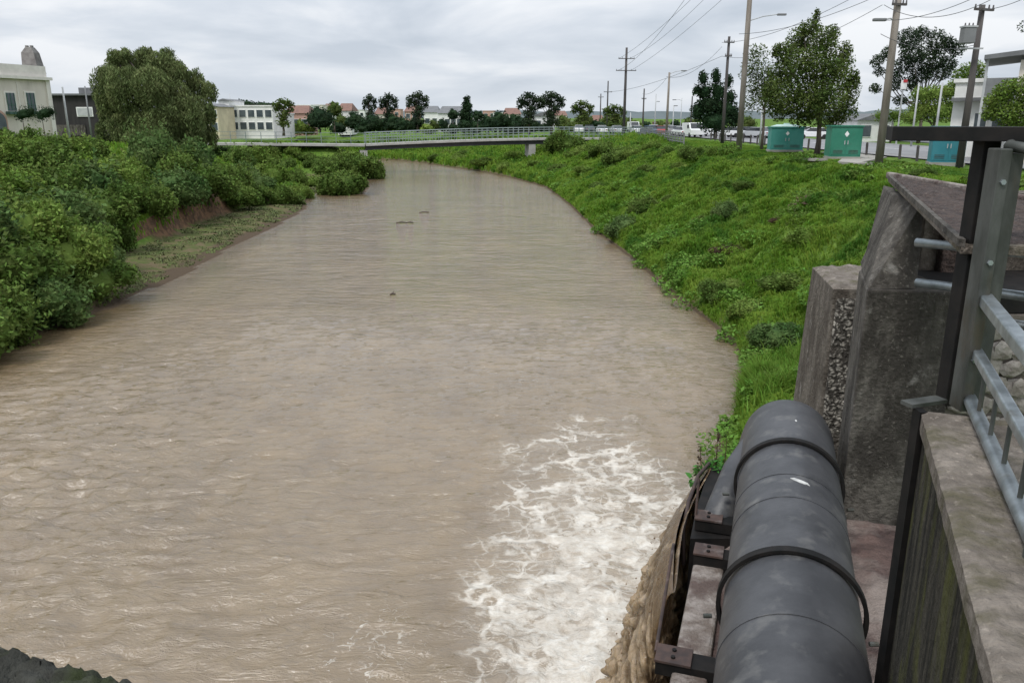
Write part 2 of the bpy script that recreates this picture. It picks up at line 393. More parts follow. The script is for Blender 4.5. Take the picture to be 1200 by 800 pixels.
def axis(fine_lo, fine_hi, step, lo, hi, growth):
    a = list(np.arange(fine_lo, fine_hi, step)); s = step; v = a[-1]
    while v < hi: s *= growth; v += s; a.append(v)
    s = step; v = fine_lo; b = []
    while v > lo: s *= growth; v -= s; b.append(v)
    return np.array(b[::-1] + a)
def sheet(name, xs, ys, zf, m, smooth=True):
    X, Y = np.meshgrid(xs, ys); Z = zf(X, Y); nx, ny = len(xs), len(ys)
    i = np.arange((ny - 1) * (nx - 1)); r, c = i // (nx - 1), i % (nx - 1); a = r * nx + c
    me = npmesh(name, np.stack([X.ravel(), Y.ravel(), Z.ravel()], 1), np.stack([a, a + 1, a + nx + 1, a + nx], 1))
    return link(name, me, m, None, smooth)

# terrain material: turf, mud by the water, bare clay where it stands steep
def terrain_mat():
    m = bpy.data.materials.new('river_bank_ground'); m.use_nodes = True; t = m.node_tree; n = t.nodes; l = t.links; p = n['Principled BSDF']
    p.inputs['Roughness'].default_value = .95; p.inputs['Specular IOR Level'].default_value = .1
    g = n.new('ShaderNodeNewGeometry'); sp = n.new('ShaderNodeSeparateXYZ'); l.new(g.outputs['Position'], sp.inputs[0]); sn = n.new('ShaderNodeSeparateXYZ'); l.new(g.outputs['True Normal'], sn.inputs[0])
    def nz(sc, det=6):
        z = n.new('ShaderNodeTexNoise'); z.inputs['Scale'].default_value = sc; z.inputs['Detail'].default_value = det; l.new(g.outputs['Position'], z.inputs[0]); return z.outputs[0]
    def mr(v, a, b, c=0, d=1):
        r = n.new('ShaderNodeMapRange'); l.new(v, r.inputs[0])
        for i, q in zip((1, 2, 3, 4), (a, b, c, d)): r.inputs[i].default_value = q
        return r.outputs[0]
    def mix(f, a, b):
        x = n.new('ShaderNodeMix'); x.data_type = 'RGBA'; l.new(f, x.inputs[0])
        for i, q in ((6, a), (7, b)):
            if isinstance(q, tuple): x.inputs[i].default_value = (*q, 1)
            else: l.new(q, x.inputs[i])
        return x.outputs[2]
    def mm(op, a, b):
        x = n.new('ShaderNodeMath'); x.operation = op
        for i, q in ((0, a), (1, b)):
            if isinstance(q, (int, float)): x.inputs[i].default_value = q
            else: l.new(q, x.inputs[i])
        return x.outputs[0]
    turf = mix(mr(nz(.35), .35, .65), (.085, .165, .022), (.14, .215, .042))
    turf = mix(mr(nz(3.0), .4, .7, 0, .8), turf, (.035, .075, .014))
    clay = mix(mr(nz(2.5), .4, .6), (.165, .098, .058), (.085, .055, .036))
    mud = mix(mr(nz(1.6), .42, .58), (.085, .098, .035), (.135, .105, .062))
    c = mix(mm('MULTIPLY', mr(sn.outputs[2], .74, .64), mr(sp.outputs[0], -8, -10)), turf, clay)
    zj = mm('ADD', sp.outputs[2], mm('MULTIPLY', mm('SUBTRACT', nz(.9), .5), .5))
    c = mix(mr(zj, .55, .25), c, mud)
    c = mix(mr(sp.outputs[2], .09, .03), c, (.085, .062, .042))
    l.new(c, p.inputs['Base Color'])
    b = n.new('ShaderNodeBump'); b.inputs['Distance'].default_value = .12; l.new(nz(4.5), b.inputs['Height']); l.new(b.outputs[0], p.inputs['Normal'])
    return m
xs = axis(-34, 30, .4, -2500, 2500, 1.07); ys = axis(0, 90, .4, -60, 5000, 1.03)
tag(sheet('terrain', xs, ys, terr, terrain_mat()), kind='structure')

# ------------------------------------------------------------------ the river
def water_mat():
    m = bpy.data.materials.new('muddy_water'); m.use_nodes = True; t = m.node_tree; n = t.nodes; l = t.links; p = n['Principled BSDF']
    g = n.new('ShaderNodeNewGeometry'); pos = g.outputs['Position']; sp = n.new('ShaderNodeSeparateXYZ'); l.new(pos, sp.inputs[0])
    def mm(op, a, b=None, c=None, clamp=False):
        x = n.new('ShaderNodeMath'); x.operation = op; x.use_clamp = clamp
        for i, q in ((0, a), (1, b), (2, c)):
            if q is None: continue
            if isinstance(q, (int, float)): x.inputs[i].default_value = q
            else: l.new(q, x.inputs[i])
        return x.outputs[0]
    def nz(sc, det=6, st=(1, 1, 1), rot=0, vec=None, col=False, rg=.55, dist=0):
        mp = n.new('ShaderNodeMapping'); mp.inputs['Scale'].default_value = st; mp.inputs['Rotation'].default_value = (0, 0, rot); l.new(vec or pos, mp.inputs[0])
        z = n.new('ShaderNodeTexNoise'); z.inputs['Scale'].default_value = sc; z.inputs['Detail'].default_value = det; z.inputs['Roughness'].default_value = rg; z.inputs['Distortion'].default_value = dist
        l.new(mp.outputs[0], z.inputs[0]); return z.outputs[1 if col else 0]
    def mr(v, a, b, c=0, d=1):
        r = n.new('ShaderNodeMapRange'); l.new(v, r.inputs[0])
        for i, q in zip((1, 2, 3, 4), (a, b, c, d)): r.inputs[i].default_value = q
        return r.outputs[0]
    def mix(f, a, b):
        x = n.new('ShaderNodeMix'); x.data_type = 'RGBA'
        for i, q in ((0, f), (6, a), (7, b)):
            if isinstance(q, tuple): x.inputs[i].default_value = (*q, 1)
            elif isinstance(q, (int, float)): x.inputs[i].default_value = q
            else: l.new(q, x.inputs[i])
        return x.outputs[2]
    base = mix(mr(nz(.16, 5), .35, .65), (.238, .175, .104), (.186, .136, .079))
    base = mix(mr(nz(.9, 5, (1, .5, 1)), .4, .7, 0, .5), base, (.138, .100, .064))
    # lace of foam : edges of warped cells, wider towards the plunge pool
    wz = nz(.55, 4, col=True); wz2 = nz(2.2, 4, col=True)
    def warp(a, b, sx=(1, 1, 1)):
        x = n.new('ShaderNodeVectorMath'); x.operation = 'MULTIPLY_ADD'; l.new(wz, x.inputs[0]); x.inputs[1].default_value = (a, a, 0); l.new(pos, x.inputs[2])
        y = n.new('ShaderNodeVectorMath'); y.operation = 'MULTIPLY_ADD'; l.new(wz2, y.inputs[0]); y.inputs[1].default_value = (b, b, 0); l.new(x.outputs[0], y.inputs[2])
        mp = n.new('ShaderNodeMapping'); mp.inputs['Scale'].default_value = sx; l.new(y.outputs[0], mp.inputs[0]); return mp.outputs[0]
    def cells(sc, vec):
        v = n.new('ShaderNodeTexVoronoi'); v.voronoi_dimensions = '2D'; v.feature = 'DISTANCE_TO_EDGE'; v.inputs['Scale'].default_value = sc; l.new(vec, v.inputs[0]); return v.outputs['Distance']
    fx = mm('DIVIDE', mm('SUBTRACT', sp.outputs[0], mm('ADD', 1.15, mm('MULTIPLY', mm('SUBTRACT', sp.outputs[1], 10.5), .095))), mm('ADD', 2.05, mm('MULTIPLY', mm('MAXIMUM', mm('SUBTRACT', sp.outputs[1], 10.5), 0), .12)))
    fy = mm('DIVIDE', mm('SUBTRACT', sp.outputs[1], 10.2), 11.2)
    rr = mm('SQRT', mm('ADD', mm('MULTIPLY', fx, fx), mm('MULTIPLY', fy, fy)))
    edge = mm('ADD', rr, mm('MULTIPLY', mm('SUBTRACT', nz(.45, 5), .5), .75))
    den = mr(edge, 1.05, .0)                      # 0 outside, 1 at the heart
    lace1 = mm('SUBTRACT', mr(den, 0, 1, .02, .16), cells(.62, warp(2.6, .8)))
    lace2 = mm('SUBTRACT', mr(den, .0, 1, .0, .22), cells(1.5, warp(1.8, .6)))
    lace3 = mm('SUBTRACT', mr(den, .1, 1, -.04, .34), cells(4.2, warp(.9, .4)))
    f1 = mr(lace1, -.04, .035, 0, .92); f2 = mr(lace2, -.05, .07, 0, .74); f3 = mr(lace3, -.07, .14, 0, .55)
    foam = mm('MAXIMUM', mm('MAXIMUM', f1, f2), f3)
    brk = mr(nz(1.3, 6, rg=.65), .36, .56, .25, 1)
    foam = mm('MULTIPLY', foam, mm('MAXIMUM', brk, mr(den, .55, .8)))
    foam = mm('MULTIPLY', foam, mr(den, 0, .2))
    core = mr(mm('ADD', den, mm('MULTIPLY', mm('SUBTRACT', nz(2.6, 6, rg=.65), .5), .9)), .74, 1.08)
    foam = mm('MAXIMUM', foam, mm('MULTIPLY', core, .93))
    # stray flecks and streaks of foam
    def patch(cx, cy, rx, ry):
        a = mm('DIVIDE', mm('SUBTRACT', sp.outputs[0], cx), rx); b = mm('DIVIDE', mm('SUBTRACT', sp.outputs[1], cy), ry)
        return mr(mm('SQRT', mm('ADD', mm('MULTIPLY', a, a), mm('MULTIPLY', b, b))), 1, .2)
    stray = mm('MAXIMUM', patch(-2.2, 11.0, 1.3, 1.6), mm('MULTIPLY', patch(-4.6, 12.0, 2.0, 1.6), .45))
    stray = mm('MAXIMUM', stray, mm('MULTIPLY', patch(-1.2, 24, 7, 8), .30)); stray = mm('MAXIMUM', stray, mm('MULTIPLY', patch(3.0, 16.5, 3.0, 6), .55))
    fl = mm('SUBTRACT', mr(stray, 0, 1, -.05, .085), cells(2.6, warp(2.2, .9, (1, .8, 1))))
    fleck = mm('MULTIPLY', mr(fl, -.01, .03), mr(nz(2.4, 6, rg=.7), .47, .62))
    foam = mm('MAXIMUM', foam, mm('MULTIPLY', fleck, .8))
    crest = mm('MULTIPLY', mr(nz(5.5, 5, (.55, 1.5, 1), .2), .66, .76), mr(nz(.5, 3), .45, .65)); crest = mm('MULTIPLY', crest, mr(sp.outputs[1], 40, 14, 0, .35))
    foam = mm('MAXIMUM', foam, crest)
    milky = mm('MULTIPLY', mr(den, 0, .9), .45)
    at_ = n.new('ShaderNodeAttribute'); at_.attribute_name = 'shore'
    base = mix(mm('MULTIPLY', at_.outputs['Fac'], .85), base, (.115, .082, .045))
    c = mix(milky, base, (.50, .43, .35))
    c = mix(foam, c, mix(mr(nz(9, 5), .3, .7), (.70, .67, .61), (.54, .48, .40)))
    l.new(c, p.inputs['Base Color'])
    l.new(mr(foam, 0, 1, .05, .75), p.inputs['Roughness'])
    p.inputs['IOR'].default_value = 1.5; p.inputs['Specular IOR Level'].default_value = .9
    # ripples
    h1 = nz(1.5, 6, (.45, 1.35, 1), .22, rg=.6, dist=.6); h2 = nz(6.5, 5, (.6, 1.3, 1), -.12, rg=.6, dist=.4)
    rd = mm('SUBTRACT', 1, mm('MULTIPLY', mm('ABSOLUTE', mm('SUBTRACT', h1, .5)), 3.2))
    hh = mm('ADD', mm('MULTIPLY', rd, .75), mm('MULTIPLY', h2, .45))
    hh = mm('ADD', hh, mm('MULTIPLY', nz(19, 3, (.6, 1.2, 1), .1), .16)); hh = mm('ADD', hh, mm('MULTIPLY', foam, .14))
    h4 = nz(.55, 5, (.45, 1.1, 1), .15, rg=.6, dist=.8); r4 = mm('SUBTRACT', 1, mm('MULTIPLY', mm('ABSOLUTE', mm('SUBTRACT', h4, .5)), 4.0))
    hh = mm('ADD', hh, mm('MULTIPLY', mm('MULTIPLY', r4, mr(sp.outputs[1], 14, 60, .1, 1.0)), 2.2))
    b = n.new('ShaderNodeBump'); b.inputs['Strength'].default_value = .8
    l.new(mr(sp.outputs[1], 8, 90, .10, .045), b.inputs['Distance']); l.new(hh, b.inputs['Height']); l.new(b.outputs[0], p.inputs['Normal'])
    return m
def waves(X, Y):
    a = np.interp(Y, [0, 16, 36], [1, 1, .0])
    lf = 1 + .9 * ss(-3, -10, X) * ss(34, 20, Y); z = .030 * fbm(X * .55 + .1 * Y, Y * 1.1, 3, 5) + .034 * lf * (1 - 2.6 * np.abs(fbm(X * .8 + Y * .25, Y * 1.7 - X * .3, 3, 9)))
    core = np.exp(-(((X - 1.3) / 1.8) ** 2 + ((Y - 10.5) / 3.4) ** 2))
    z = z + core * .10 * fbm(X * 2.4, Y * 2.4, 4, 8)
    return z * a - .02
wxs = axis(-15, 8, .1, -600, 40, 1.06); wys = axis(7, 32, .1, -60, 190, 1.02)
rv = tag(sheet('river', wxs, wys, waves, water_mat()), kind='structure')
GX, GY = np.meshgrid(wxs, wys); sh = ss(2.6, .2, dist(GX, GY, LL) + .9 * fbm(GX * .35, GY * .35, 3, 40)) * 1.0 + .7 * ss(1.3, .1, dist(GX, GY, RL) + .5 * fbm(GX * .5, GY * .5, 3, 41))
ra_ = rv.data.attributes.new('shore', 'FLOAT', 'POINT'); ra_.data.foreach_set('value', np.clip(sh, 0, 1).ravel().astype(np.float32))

# ------------------------------------------------------------------ foliage builders
def rdir(n):
    v = rng.normal(size=(n, 3)); return v / np.linalg.norm(v, axis=1)[:, None]
def leaves(cent, size, droop=0.0, up=.35, aspect=.5):
    """two-triangle leaves around given centres (n,3)"""
    n = len(cent); d = rdir(n); d[:, 2] = d[:, 2] * .6 - droop; d /= np.linalg.norm(d, axis=1)[:, None]
    nr = rdir(n); nr[:, 2] = np.abs(nr[:, 2]) + up; s = np.cross(d, nr); s /= np.linalg.norm(s, axis=1)[:, None] + 1e-9
    sz = size * rng.uniform(.6, 1.4, n)[:, None]; wv = s * sz * aspect / 2 * rng.uniform(.7, 1.2, n)[:, None]
    v = np.stack([cent - d * sz / 2, cent + wv, cent + d * sz / 2, cent - wv], 1).reshape(-1, 3)
    return v
def blob(c, r, n, fill=.45):
    """points mostly on the shell of a lumpy ball"""
    d = rdir(n); k = 1 - fill * rng.random(n) ** 1.6
    lump = 1 + .28 * pn(d[:, 0] * 2.1 + c[0] * 3, d[:, 1] * 2.1 + d[:, 2] * 1.7 + c[2]) 
    return np.array(c) + d * np.array(r) * (k * lump)[:, None]
def leafmesh(name, vlist):
    v = np.concatenate(vlist); return npmesh(name, v, np.arange(len(v)).reshape(-1, 4))
def core_mb(clumps, k=.62):
    mb = MB()
    for c, r in clumps:
        rings = []
        for i in range(1, 6):
            th = PI * i / 6; rings.append([(c[0] + r[0] * k * math.sin(th) * math.cos(a * PI / 4) * random.uniform(.8, 1.15), c[1] + r[1] * k * math.sin(th) * math.sin(a * PI / 4) * random.uniform(.8, 1.15), c[2] - r[2] * k * math.cos(th)) for a in range(8)])
        mb.quadstrip(rings)
    return mb

# bushes: unit size (radius about 1), several meshes shared by all
def bush_variant(i, nleaf=7000, size=.11):
    r_ = random.Random(i); cl = [((0, 0, .35), (.75, .75, .55))]
    for k in range(9):
        a = r_.uniform(0, 2 * PI); q = r_.uniform(.3, .8)
        cl.append(((q * math.cos(a), q * math.sin(a), r_.uniform(.15, .75) * (1.05 - q * .5)), (r_.uniform(.28, .46),) * 2 + (r_.uniform(.24, .42),)))
    vs = [leaves(blob(c, r, nleaf // 10, .35), size) for c, r in cl]
    # a few sprays poking out
    for k in range(16):
        a = r_.uniform(0, 2 * PI); b = r_.uniform(.3, 1.2); L = r_.uniform(1.0, 1.35)
        base = np.array([math.cos(a) * math.cos(b) * .9, math.sin(a) * math.cos(b) * .9, .35 + math.sin(b) * .55])
        t = np.linspace(.75, L, 14)[:, None]; vs.append(leaves(base * t + rng.normal(0, .03, (14, 3)), size))
    me = leafmesh('bush_foliage', vs)
    core = core_mb(cl, .72)
    return me, core
BUSH = {}
CORES = []
for i in range(6):
    me, core = bush_variant(i)
    cme = bpy.data.meshes.new('bush_core'); cme.from_pydata(core.v, [], core.f); cme.update()
    CORES.append(cme); BUSH[i] = me
BM = {}
def bush(p, r, h, kind, label, group, cat='bush', name='bush'):
    """p base point, r horizontal radius, h height"""
    i = random.randrange(6); key = (i, kind)
    if key not in BM:
        a = BUSH[i].copy(); a.materials.append(M[kind]); b = CORES[i].copy(); b.materials.append(M[kind]); BM[key] = (a, b)
    o = empty(name, p, label, cat, group, random.uniform(0, 6.28)); o.scale = (r, r * random.uniform(.85, 1.1), h)
    for nm, me in (('foliage', BM[key][0]), ('foliage_core', BM[key][1])):  # second mesh is a solid leaf-coloured core added to block see-through
        c = bpy.data.objects.new(nm, me); COL.objects.link(c); c.parent = o
    return o

def tree(name, base, H_, clumps, leafmat, nper, size, label, group=None, trunk_r=.25, droop=0, fill=.5, split=.35, bark='bark', aspect=.5, limbs=True, core=0.0, trunks=1):
    """clumps: (dx,dy,z,rx,ry,rz) relative to base, absolute metres"""
    t = empty(name, base, label, 'tree', group); bx, by, bz = base
    vs = [leaves(blob((c[0], c[1], c[2]), c[3:6], int(nper * (c[3] * c[5]) / 2), fill), size, droop, aspect=aspect) for c in clumps]
    me = leafmesh('crown', vs); cr_ = link('crown', me, leafmat, t)
    if core:
        core_mb([((c[0] + bx, c[1] + by, c[2] + bz), c[3:6]) for c in clumps], core).build('crown_heart', leafmat, t)['kind'] = 'stuff'
    mb = MB(); fork = Vector((bx, by, bz + H_ * split))
    for k in range(trunks):
        sh = (k - (trunks - 1) / 2) * trunk_r * 2.2
        pts = [Vector((bx + sh, by, bz - .3)), Vector((bx + sh + trunk_r * .3, by, bz + H_ * split * .5)), fork, Vector((bx, by, bz + H_ * .8))]
        mb.tube(pts, [trunk_r * 1.15, trunk_r * .85, trunk_r * .7, trunk_r * .2], 8)
    mb.build('trunk', M[bark], t, True)
    if limbs:
        lb = MB()
        for c in clumps:
            e = Vector((bx + c[0], by + c[1], bz + c[2]))
            s = fork.lerp(Vector((bx, by, bz + H_ * .8)), random.uniform(0, .5)) if c[2] > H_ * split else fork
            m_ = s.lerp(e, .5) + Vector((0, 0, -abs(e.z - s.z) * .15))
            lb.tube([s, m_, e], [trunk_r * .42, trunk_r * .28, trunk_r * .1], 5)
        lb.build('limb', M[bark], t, True)
    return t

# ------------------------------------------------------------------ NEAR: intake works, pipe and railing (distances in metres from the lens)
AZ = R(18); UX, UY = math.cos(AZ), -math.sin(AZ); TX, TY = math.sin(AZ), math.cos(AZ)
def PP(u, t, drop): return (u * UX + t * TX, u * UY + t * TY, H - drop)

# concrete ledge under the pipe
lg = empty('concrete_ledge', PP(0, 4, 6), 'pale stained concrete ledge beneath the big grey pipe', 'ledge')
mb = MB(); mb.prism([PP(-.33, -1, 0)[:2], PP(1.35, -1, 0)[:2], PP(1.35, 6.75, 0)[:2], PP(-.1, 6.75, 0)[:2], PP(-.31, 5.75, 0)[:2]], -1.0, H - 3.26)
mb.build('ledge_block', M['red_conc'], lg, bevel=.03)
vv = []; n1_, n2_ = 40, 170
for i in range(n2_):
    for jx in range(n1_):
        u = -.15 + 1.48 * jx / (n1_ - 1); t_ = 2.2 + 4.5 * i / (n2_ - 1); ed = i in (0, n2_ - 1) or jx in (0, n1_ - 1)
        vv.append(PP(u, t_, 3.262 if ed else 3.235 - .018 * float(fbm(np.array([u * 9]), np.array([t_ * 9]), 4)[0])))
mb = MB(); mb.v = vv; mb.f = [tuple(r_) for r_ in gridfaces(n1_, n2_)]; mb.build('ledge_top', M['red_conc'], lg, True)
def lump(mb, poly, z0, z1, amp=.03, sd=0):
    """prism with a broken upper outline"""
    mb.prism(poly, z0, z1)
mb = MB(); mb.prism([PP(-.36, 2.0, 0)[:2], PP(-.16, 2.0, 0)[:2], PP(-.14, 5.5, 0)[:2], PP(-.36, 5.62, 0)[:2]], -1.0, H - 3.19)
mb.build('ledge_kerb', M['concrete_pale'], lg, bevel=.02)

# the big pipe
pt = empty('discharge_pipe', PP(.28, 4, 3.17), 'large dark grey steel pipe with raised straps running past the concrete wall', 'pipe')
RP = .38; U0 = .28; D0 = 2.77
pts = [PP(U0, t, D0) for t in np.linspace(-1.5, 6.98, 14)]
for k in range(1, 13):
    a = k / 12 * R(88); pts.append(PP(U0 - .10 * (1 - math.cos(a)), 6.98 + .62 * math.sin(a), D0 + .62 * (1 - math.cos(a))))
pts.append(PP(U0 - .11, 7.61, D0 + 2.2))
MB().tube(pts, RP, 48).build('barrel', M['pipe'], pt, True)
def ring(name, t, r, wd, th, m, tilt=0, lab=None):
    mb = MB(); rings = []
    for j in range(49):
        a = 2 * PI * j / 48; row = []
        for du, dr in ((-wd / 2, 0), (wd / 2, 0), (wd / 2, th), (-wd / 2, th)):
            rad = r + dr; row.append(PP(U0 + rad * math.sin(a), t + du + tilt * math.cos(a), D0 - rad * math.cos(a)))
        rings.append(row)
    mb.quadstrip(rings, cap=False); return mb.build(name, m, pt)
for t, sc_ in ((6.12, .006), (4.40, .016)):
    # strap: a flat hoop that stands clear of the barrel at the crown
    mb = MB(); rings = []
    for j in range(37):
        a = R(-118) + R(236) * j / 36; row = []
        for du, dr in ((-.03, -.012), (.03, -.012), (.03, .012), (-.03, .012)):
            rad = RP + .014 + sc_ * (math.sin(a) ** 2) + dr
            row.append(PP(U0 + rad * math.sin(a), t + du, D0 - (rad) * math.cos(a) - .004))
        rings.append(row)
    s_ = mb.quadstrip(rings).build('strap', M['black'], pt, bevel=.003)
    for sg in (-1, 1):
        b = MB(); c = PP(U0 + sg * (RP + .06), t, D0 + .12); b.tube([c, (c[0] + .05 * sg, c[1], c[2])], .014, 8); b.build('bolt', M['galvold'], s_)
for t in (5.52, 3.78, 5.15):
    ring('weld_seam', t, RP - .002, .012, .006, M['pipe'])
ring('weld_seam', 2.9, RP - .002, .012, .006, M['pipe'])
# splashes and scuffs on the crown of the pipe
splm = mat('dried_white_splash', (.62, .62, .60), (.40, .40, .39), scale=20)
def splash(t, du, ln, wd_s, skew):
    mb = MB(); nseg = 14; rr = RP + .0025; ring_ = []
    for j in range(nseg):
        a = 2 * PI * j / nseg; k = random.uniform(.6, 1.25); uu = du + wd_s * k * math.cos(a) + skew * math.sin(a) * wd_s; tt = t + ln * k * math.sin(a); th = uu / RP
        ring_.append((math.sin(th), tt, math.cos(th)))
    f0 = [PP(U0 + rr * x, tt, D0 - rr * z) for x, tt, z in ring_]; f1 = [PP(U0 + (rr - .004) * x, tt, D0 - (rr - .004) * z) for x, tt, z in ring_]
    mb.quadstrip([f1, f0]); mb.build('splash_mark', splm, pt)
for a_ in ((5.42, .035, .035, .045, -1.0), (6.62, .03, .02, .010, 0)): splash(*a_)
# smaller overflow pipe dropping to the outfall
ov = empty('overflow_pipe', PP(-.2, 6.3, 3.3), 'smaller grey pipe sloping down beside the bend of the big pipe', 'pipe')
MB().tube([PP(.20, 7.5, 2.74), PP(.06, 7.15, 2.76), PP(-.12, 6.6, 2.90), PP(-.24, 6.12, 3.15), PP(-.27, 5.95, 3.55)], .125, 24).build('barrel', M['pipe'], ov, True)

# brackets under the pipe
def support(t, u0, u1, drop, label, rod=None):
    s_ = empty('pipe_bracket', PP(u0, t, drop), label, 'bracket', 'steel brackets carrying the big pipe')
    mb = MB(); mb.bar(PP(u0, t, drop + .055), PP(u1, t, drop + .055), .15, .09); mb.build('beam', M['black'], s_, bevel=.004)
    mb = MB(); mb.bar(PP(u0 - .005, t, drop), PP(u0 + .21, t, drop), .17, .018); pl_ = mb.build('plate', M['rust'], s_, bevel=.003)
    for k in (-.035, .035):
        c = PP(u0 + .10, t + k, drop + .009); mb = MB(); mb.tube([c, (c[0], c[1], c[2] + .03)], .014, 6); mb.build('bolt', M['black'], pl_)
    if rod:
        mb = MB(); mb.tube(rod, .011, 8); mb.build('tie_rod', M['rust'], s_)
    return s_
support(4.28, -.46, 1.25, 3.13, 'rusty bracket with two bolts at the near side of the pouring water', rod=[PP(-.47, 4.3, 3.14), PP(-.50, 5.35, 2.98)])
support(5.55, -.36, .25, 3.10, 'lower of the two rusty brackets under the pipe bend', rod=None)
support(6.02, -.40, .25, 3.06, 'upper rusty bracket where the sloping small pipe ends', rod=[PP(-.40, 6.0, 3.06), PP(-.40, 6.1, 2.78)])

# steel mouth of the culvert and the water pouring from it
LIP0 = (1.83, 6.95); LIP1 = (1.12, 5.05)
cm = empty('culvert_mouth', (1.6, 6.2, H - 3.6), 'dark steel culvert mouth under the pipe brackets pouring brown water', 'culvert')
mb = MB(); mb.prism([(1.87, 7.0), (1.555, 6.15), (1.40, 5.66), (1.75, 5.66), (2.3, 7.0)], 0.5, H - 3.17); mb.build('culvert_throat', M['black'], cm)  # solid black block painted in for the shade inside the mouth
mb = MB(); mb.tube([(1.86, 6.98, H - 3.12), (1.68, 6.66, H - 3.1), (1.52, 6.28, H - 3.16), (1.42, 6.0, H - 3.28), (1.40, 5.82, H - 3.5)], .017, 8); mb.build('mouth_rim', M['rust'], cm, True)
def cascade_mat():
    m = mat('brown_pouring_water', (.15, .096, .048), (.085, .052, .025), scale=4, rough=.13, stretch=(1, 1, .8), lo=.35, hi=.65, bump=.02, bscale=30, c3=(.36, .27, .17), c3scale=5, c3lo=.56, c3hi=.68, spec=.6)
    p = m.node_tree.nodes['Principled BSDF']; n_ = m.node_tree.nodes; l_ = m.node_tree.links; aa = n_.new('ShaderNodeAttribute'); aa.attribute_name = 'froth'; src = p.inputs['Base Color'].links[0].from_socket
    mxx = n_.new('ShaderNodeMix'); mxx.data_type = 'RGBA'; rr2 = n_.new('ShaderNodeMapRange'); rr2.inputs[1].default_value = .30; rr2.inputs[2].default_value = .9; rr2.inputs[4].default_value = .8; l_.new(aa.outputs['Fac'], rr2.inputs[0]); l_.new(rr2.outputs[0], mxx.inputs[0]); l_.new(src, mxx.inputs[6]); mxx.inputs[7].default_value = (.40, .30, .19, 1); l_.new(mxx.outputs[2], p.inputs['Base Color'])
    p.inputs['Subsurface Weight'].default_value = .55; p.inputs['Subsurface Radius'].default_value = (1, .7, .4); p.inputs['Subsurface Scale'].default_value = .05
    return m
nsx, nty = 360, 330
th_ = np.linspace(0, 2 * PI, nsx, endpoint=False)[:, None]; tau = np.linspace(0, 1, nty)[None, :] ** .8 * .98
def gridfaces(nx, ny, b=0):
    i = np.arange((ny - 1) * (nx - 1)); r, c = i // (nx - 1), i % (nx - 1); a = r * nx + c + b
    return np.stack([a, a + 1, a + nx + 1, a + nx], 1)
LC = np.array([(LIP0[0] + LIP1[0]) / 2, (LIP0[1] + LIP1[1]) / 2]); LV = np.array([LIP1[0] - LIP0[0], LIP1[1] - LIP0[1]]); LL_ = np.linalg.norm(LV); LV = LV / LL_; LN = np.array([-.94, .33])
ce, se = np.cos(th_), np.sin(th_)
half = LL_ / 2 * (1 + .06 * tau / .98) ; thick = .022 + .24 * ss(0, .7, tau)
al = np.sign(ce) * np.abs(ce) ** .8 * half; ac = np.sign(se) * np.abs(se) ** .8 * thick
v = .50 + .42 * tau; run = v * tau + .06 * np.cos(al * 2.2)
drop = 3.20 + .05 * al + 4.9 * tau ** 2
u_ = al * 1.0 + se * .25                                   # walks round the curtain
wq = .35 * fbm(u_ * 1.6, drop * 1.3 + se, 2, 12)
big = np.sqrt(fbm((u_ + wq * .4) * 3.2, drop * 3.6 + se * 1.7, 2, 7) ** 2 + .002)
mid = np.sqrt(fbm((u_ + wq * .6) * 6.5 + 3, drop * 7.5 + wq * 4 + se * 2.1, 1, 5) ** 2 + .002)
fine = np.abs(fbm(u_ * 17 + wq * 3, drop * 14 + wq * 4 + se * 3, 2, 6)) ** .8
amp = .004 + .12 * ss(.06, .5, tau); ac = ac - .10 * ss(0, .5, tau)
dsp = (big * .60 + mid * .75 + fine * .14 - .42) * amp
X = LC[0] + LV[0] * (al + ce * dsp * .6) + LN[0] * (run + ac + se * dsp); Y = LC[1] + LV[1] * (al + ce * dsp * .6) + LN[1] * (run + ac + se * dsp)
Z = H - drop + .05 * fbm(u_ * 5, drop * 5, 2, 2) * ss(.05, .4, tau) + 0 * th_
V = np.stack([X.T.ravel(), Y.T.ravel(), Z.T.ravel()], 1)
jj_ = np.arange(nty - 1)[:, None]; ii_ = np.arange(nsx)[None, :]; a_ = jj_ * nsx + ii_; b_ = jj_ * nsx + (ii_ + 1) % nsx
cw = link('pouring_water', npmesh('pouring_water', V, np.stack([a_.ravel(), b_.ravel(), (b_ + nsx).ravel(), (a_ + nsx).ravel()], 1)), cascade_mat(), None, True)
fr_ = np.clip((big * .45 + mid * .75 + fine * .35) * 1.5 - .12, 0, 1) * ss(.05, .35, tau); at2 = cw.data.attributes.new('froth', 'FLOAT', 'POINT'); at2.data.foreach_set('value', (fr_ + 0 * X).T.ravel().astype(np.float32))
tag(cw, 'thick brown stream of water falling from the culvert into the foam', 'water', kind='stuff')
# spray drops along the edge of the fall
dr = []
for k in range(220):
    q = random.uniform(0, .5); a = random.random() ** .7; i = int(q * (nsx - 1)); jj = int(a * (nty - 1))
    c = np.array([X[i, jj], Y[i, jj], Z[i, jj]]) + np.array([-abs(random.gauss(0, .09)) * (.3 + a), random.gauss(0, .05), random.gauss(0, .1)])
    dr.append((c, random.uniform(.003, .009)))
mb = MB()
for c, r_ in dr:
    b = len(mb.v); mb.v += [(c[0] + r_, c[1], c[2]), (c[0] - r_, c[1], c[2]), (c[0], c[1] + r_, c[2]), (c[0], c[1] - r_, c[2]), (c[0], c[1], c[2] + r_ * 1.4), (c[0], c[1], c[2] - r_ * 1.4)]
    mb.f += [(b, b + 2, b + 4), (b + 2, b + 1, b + 4), (b + 1, b + 3, b + 4), (b + 3, b, b + 4), (b + 2, b, b + 5), (b + 1, b + 2, b + 5), (b + 3, b + 1, b + 5), (b, b + 3, b + 5)]
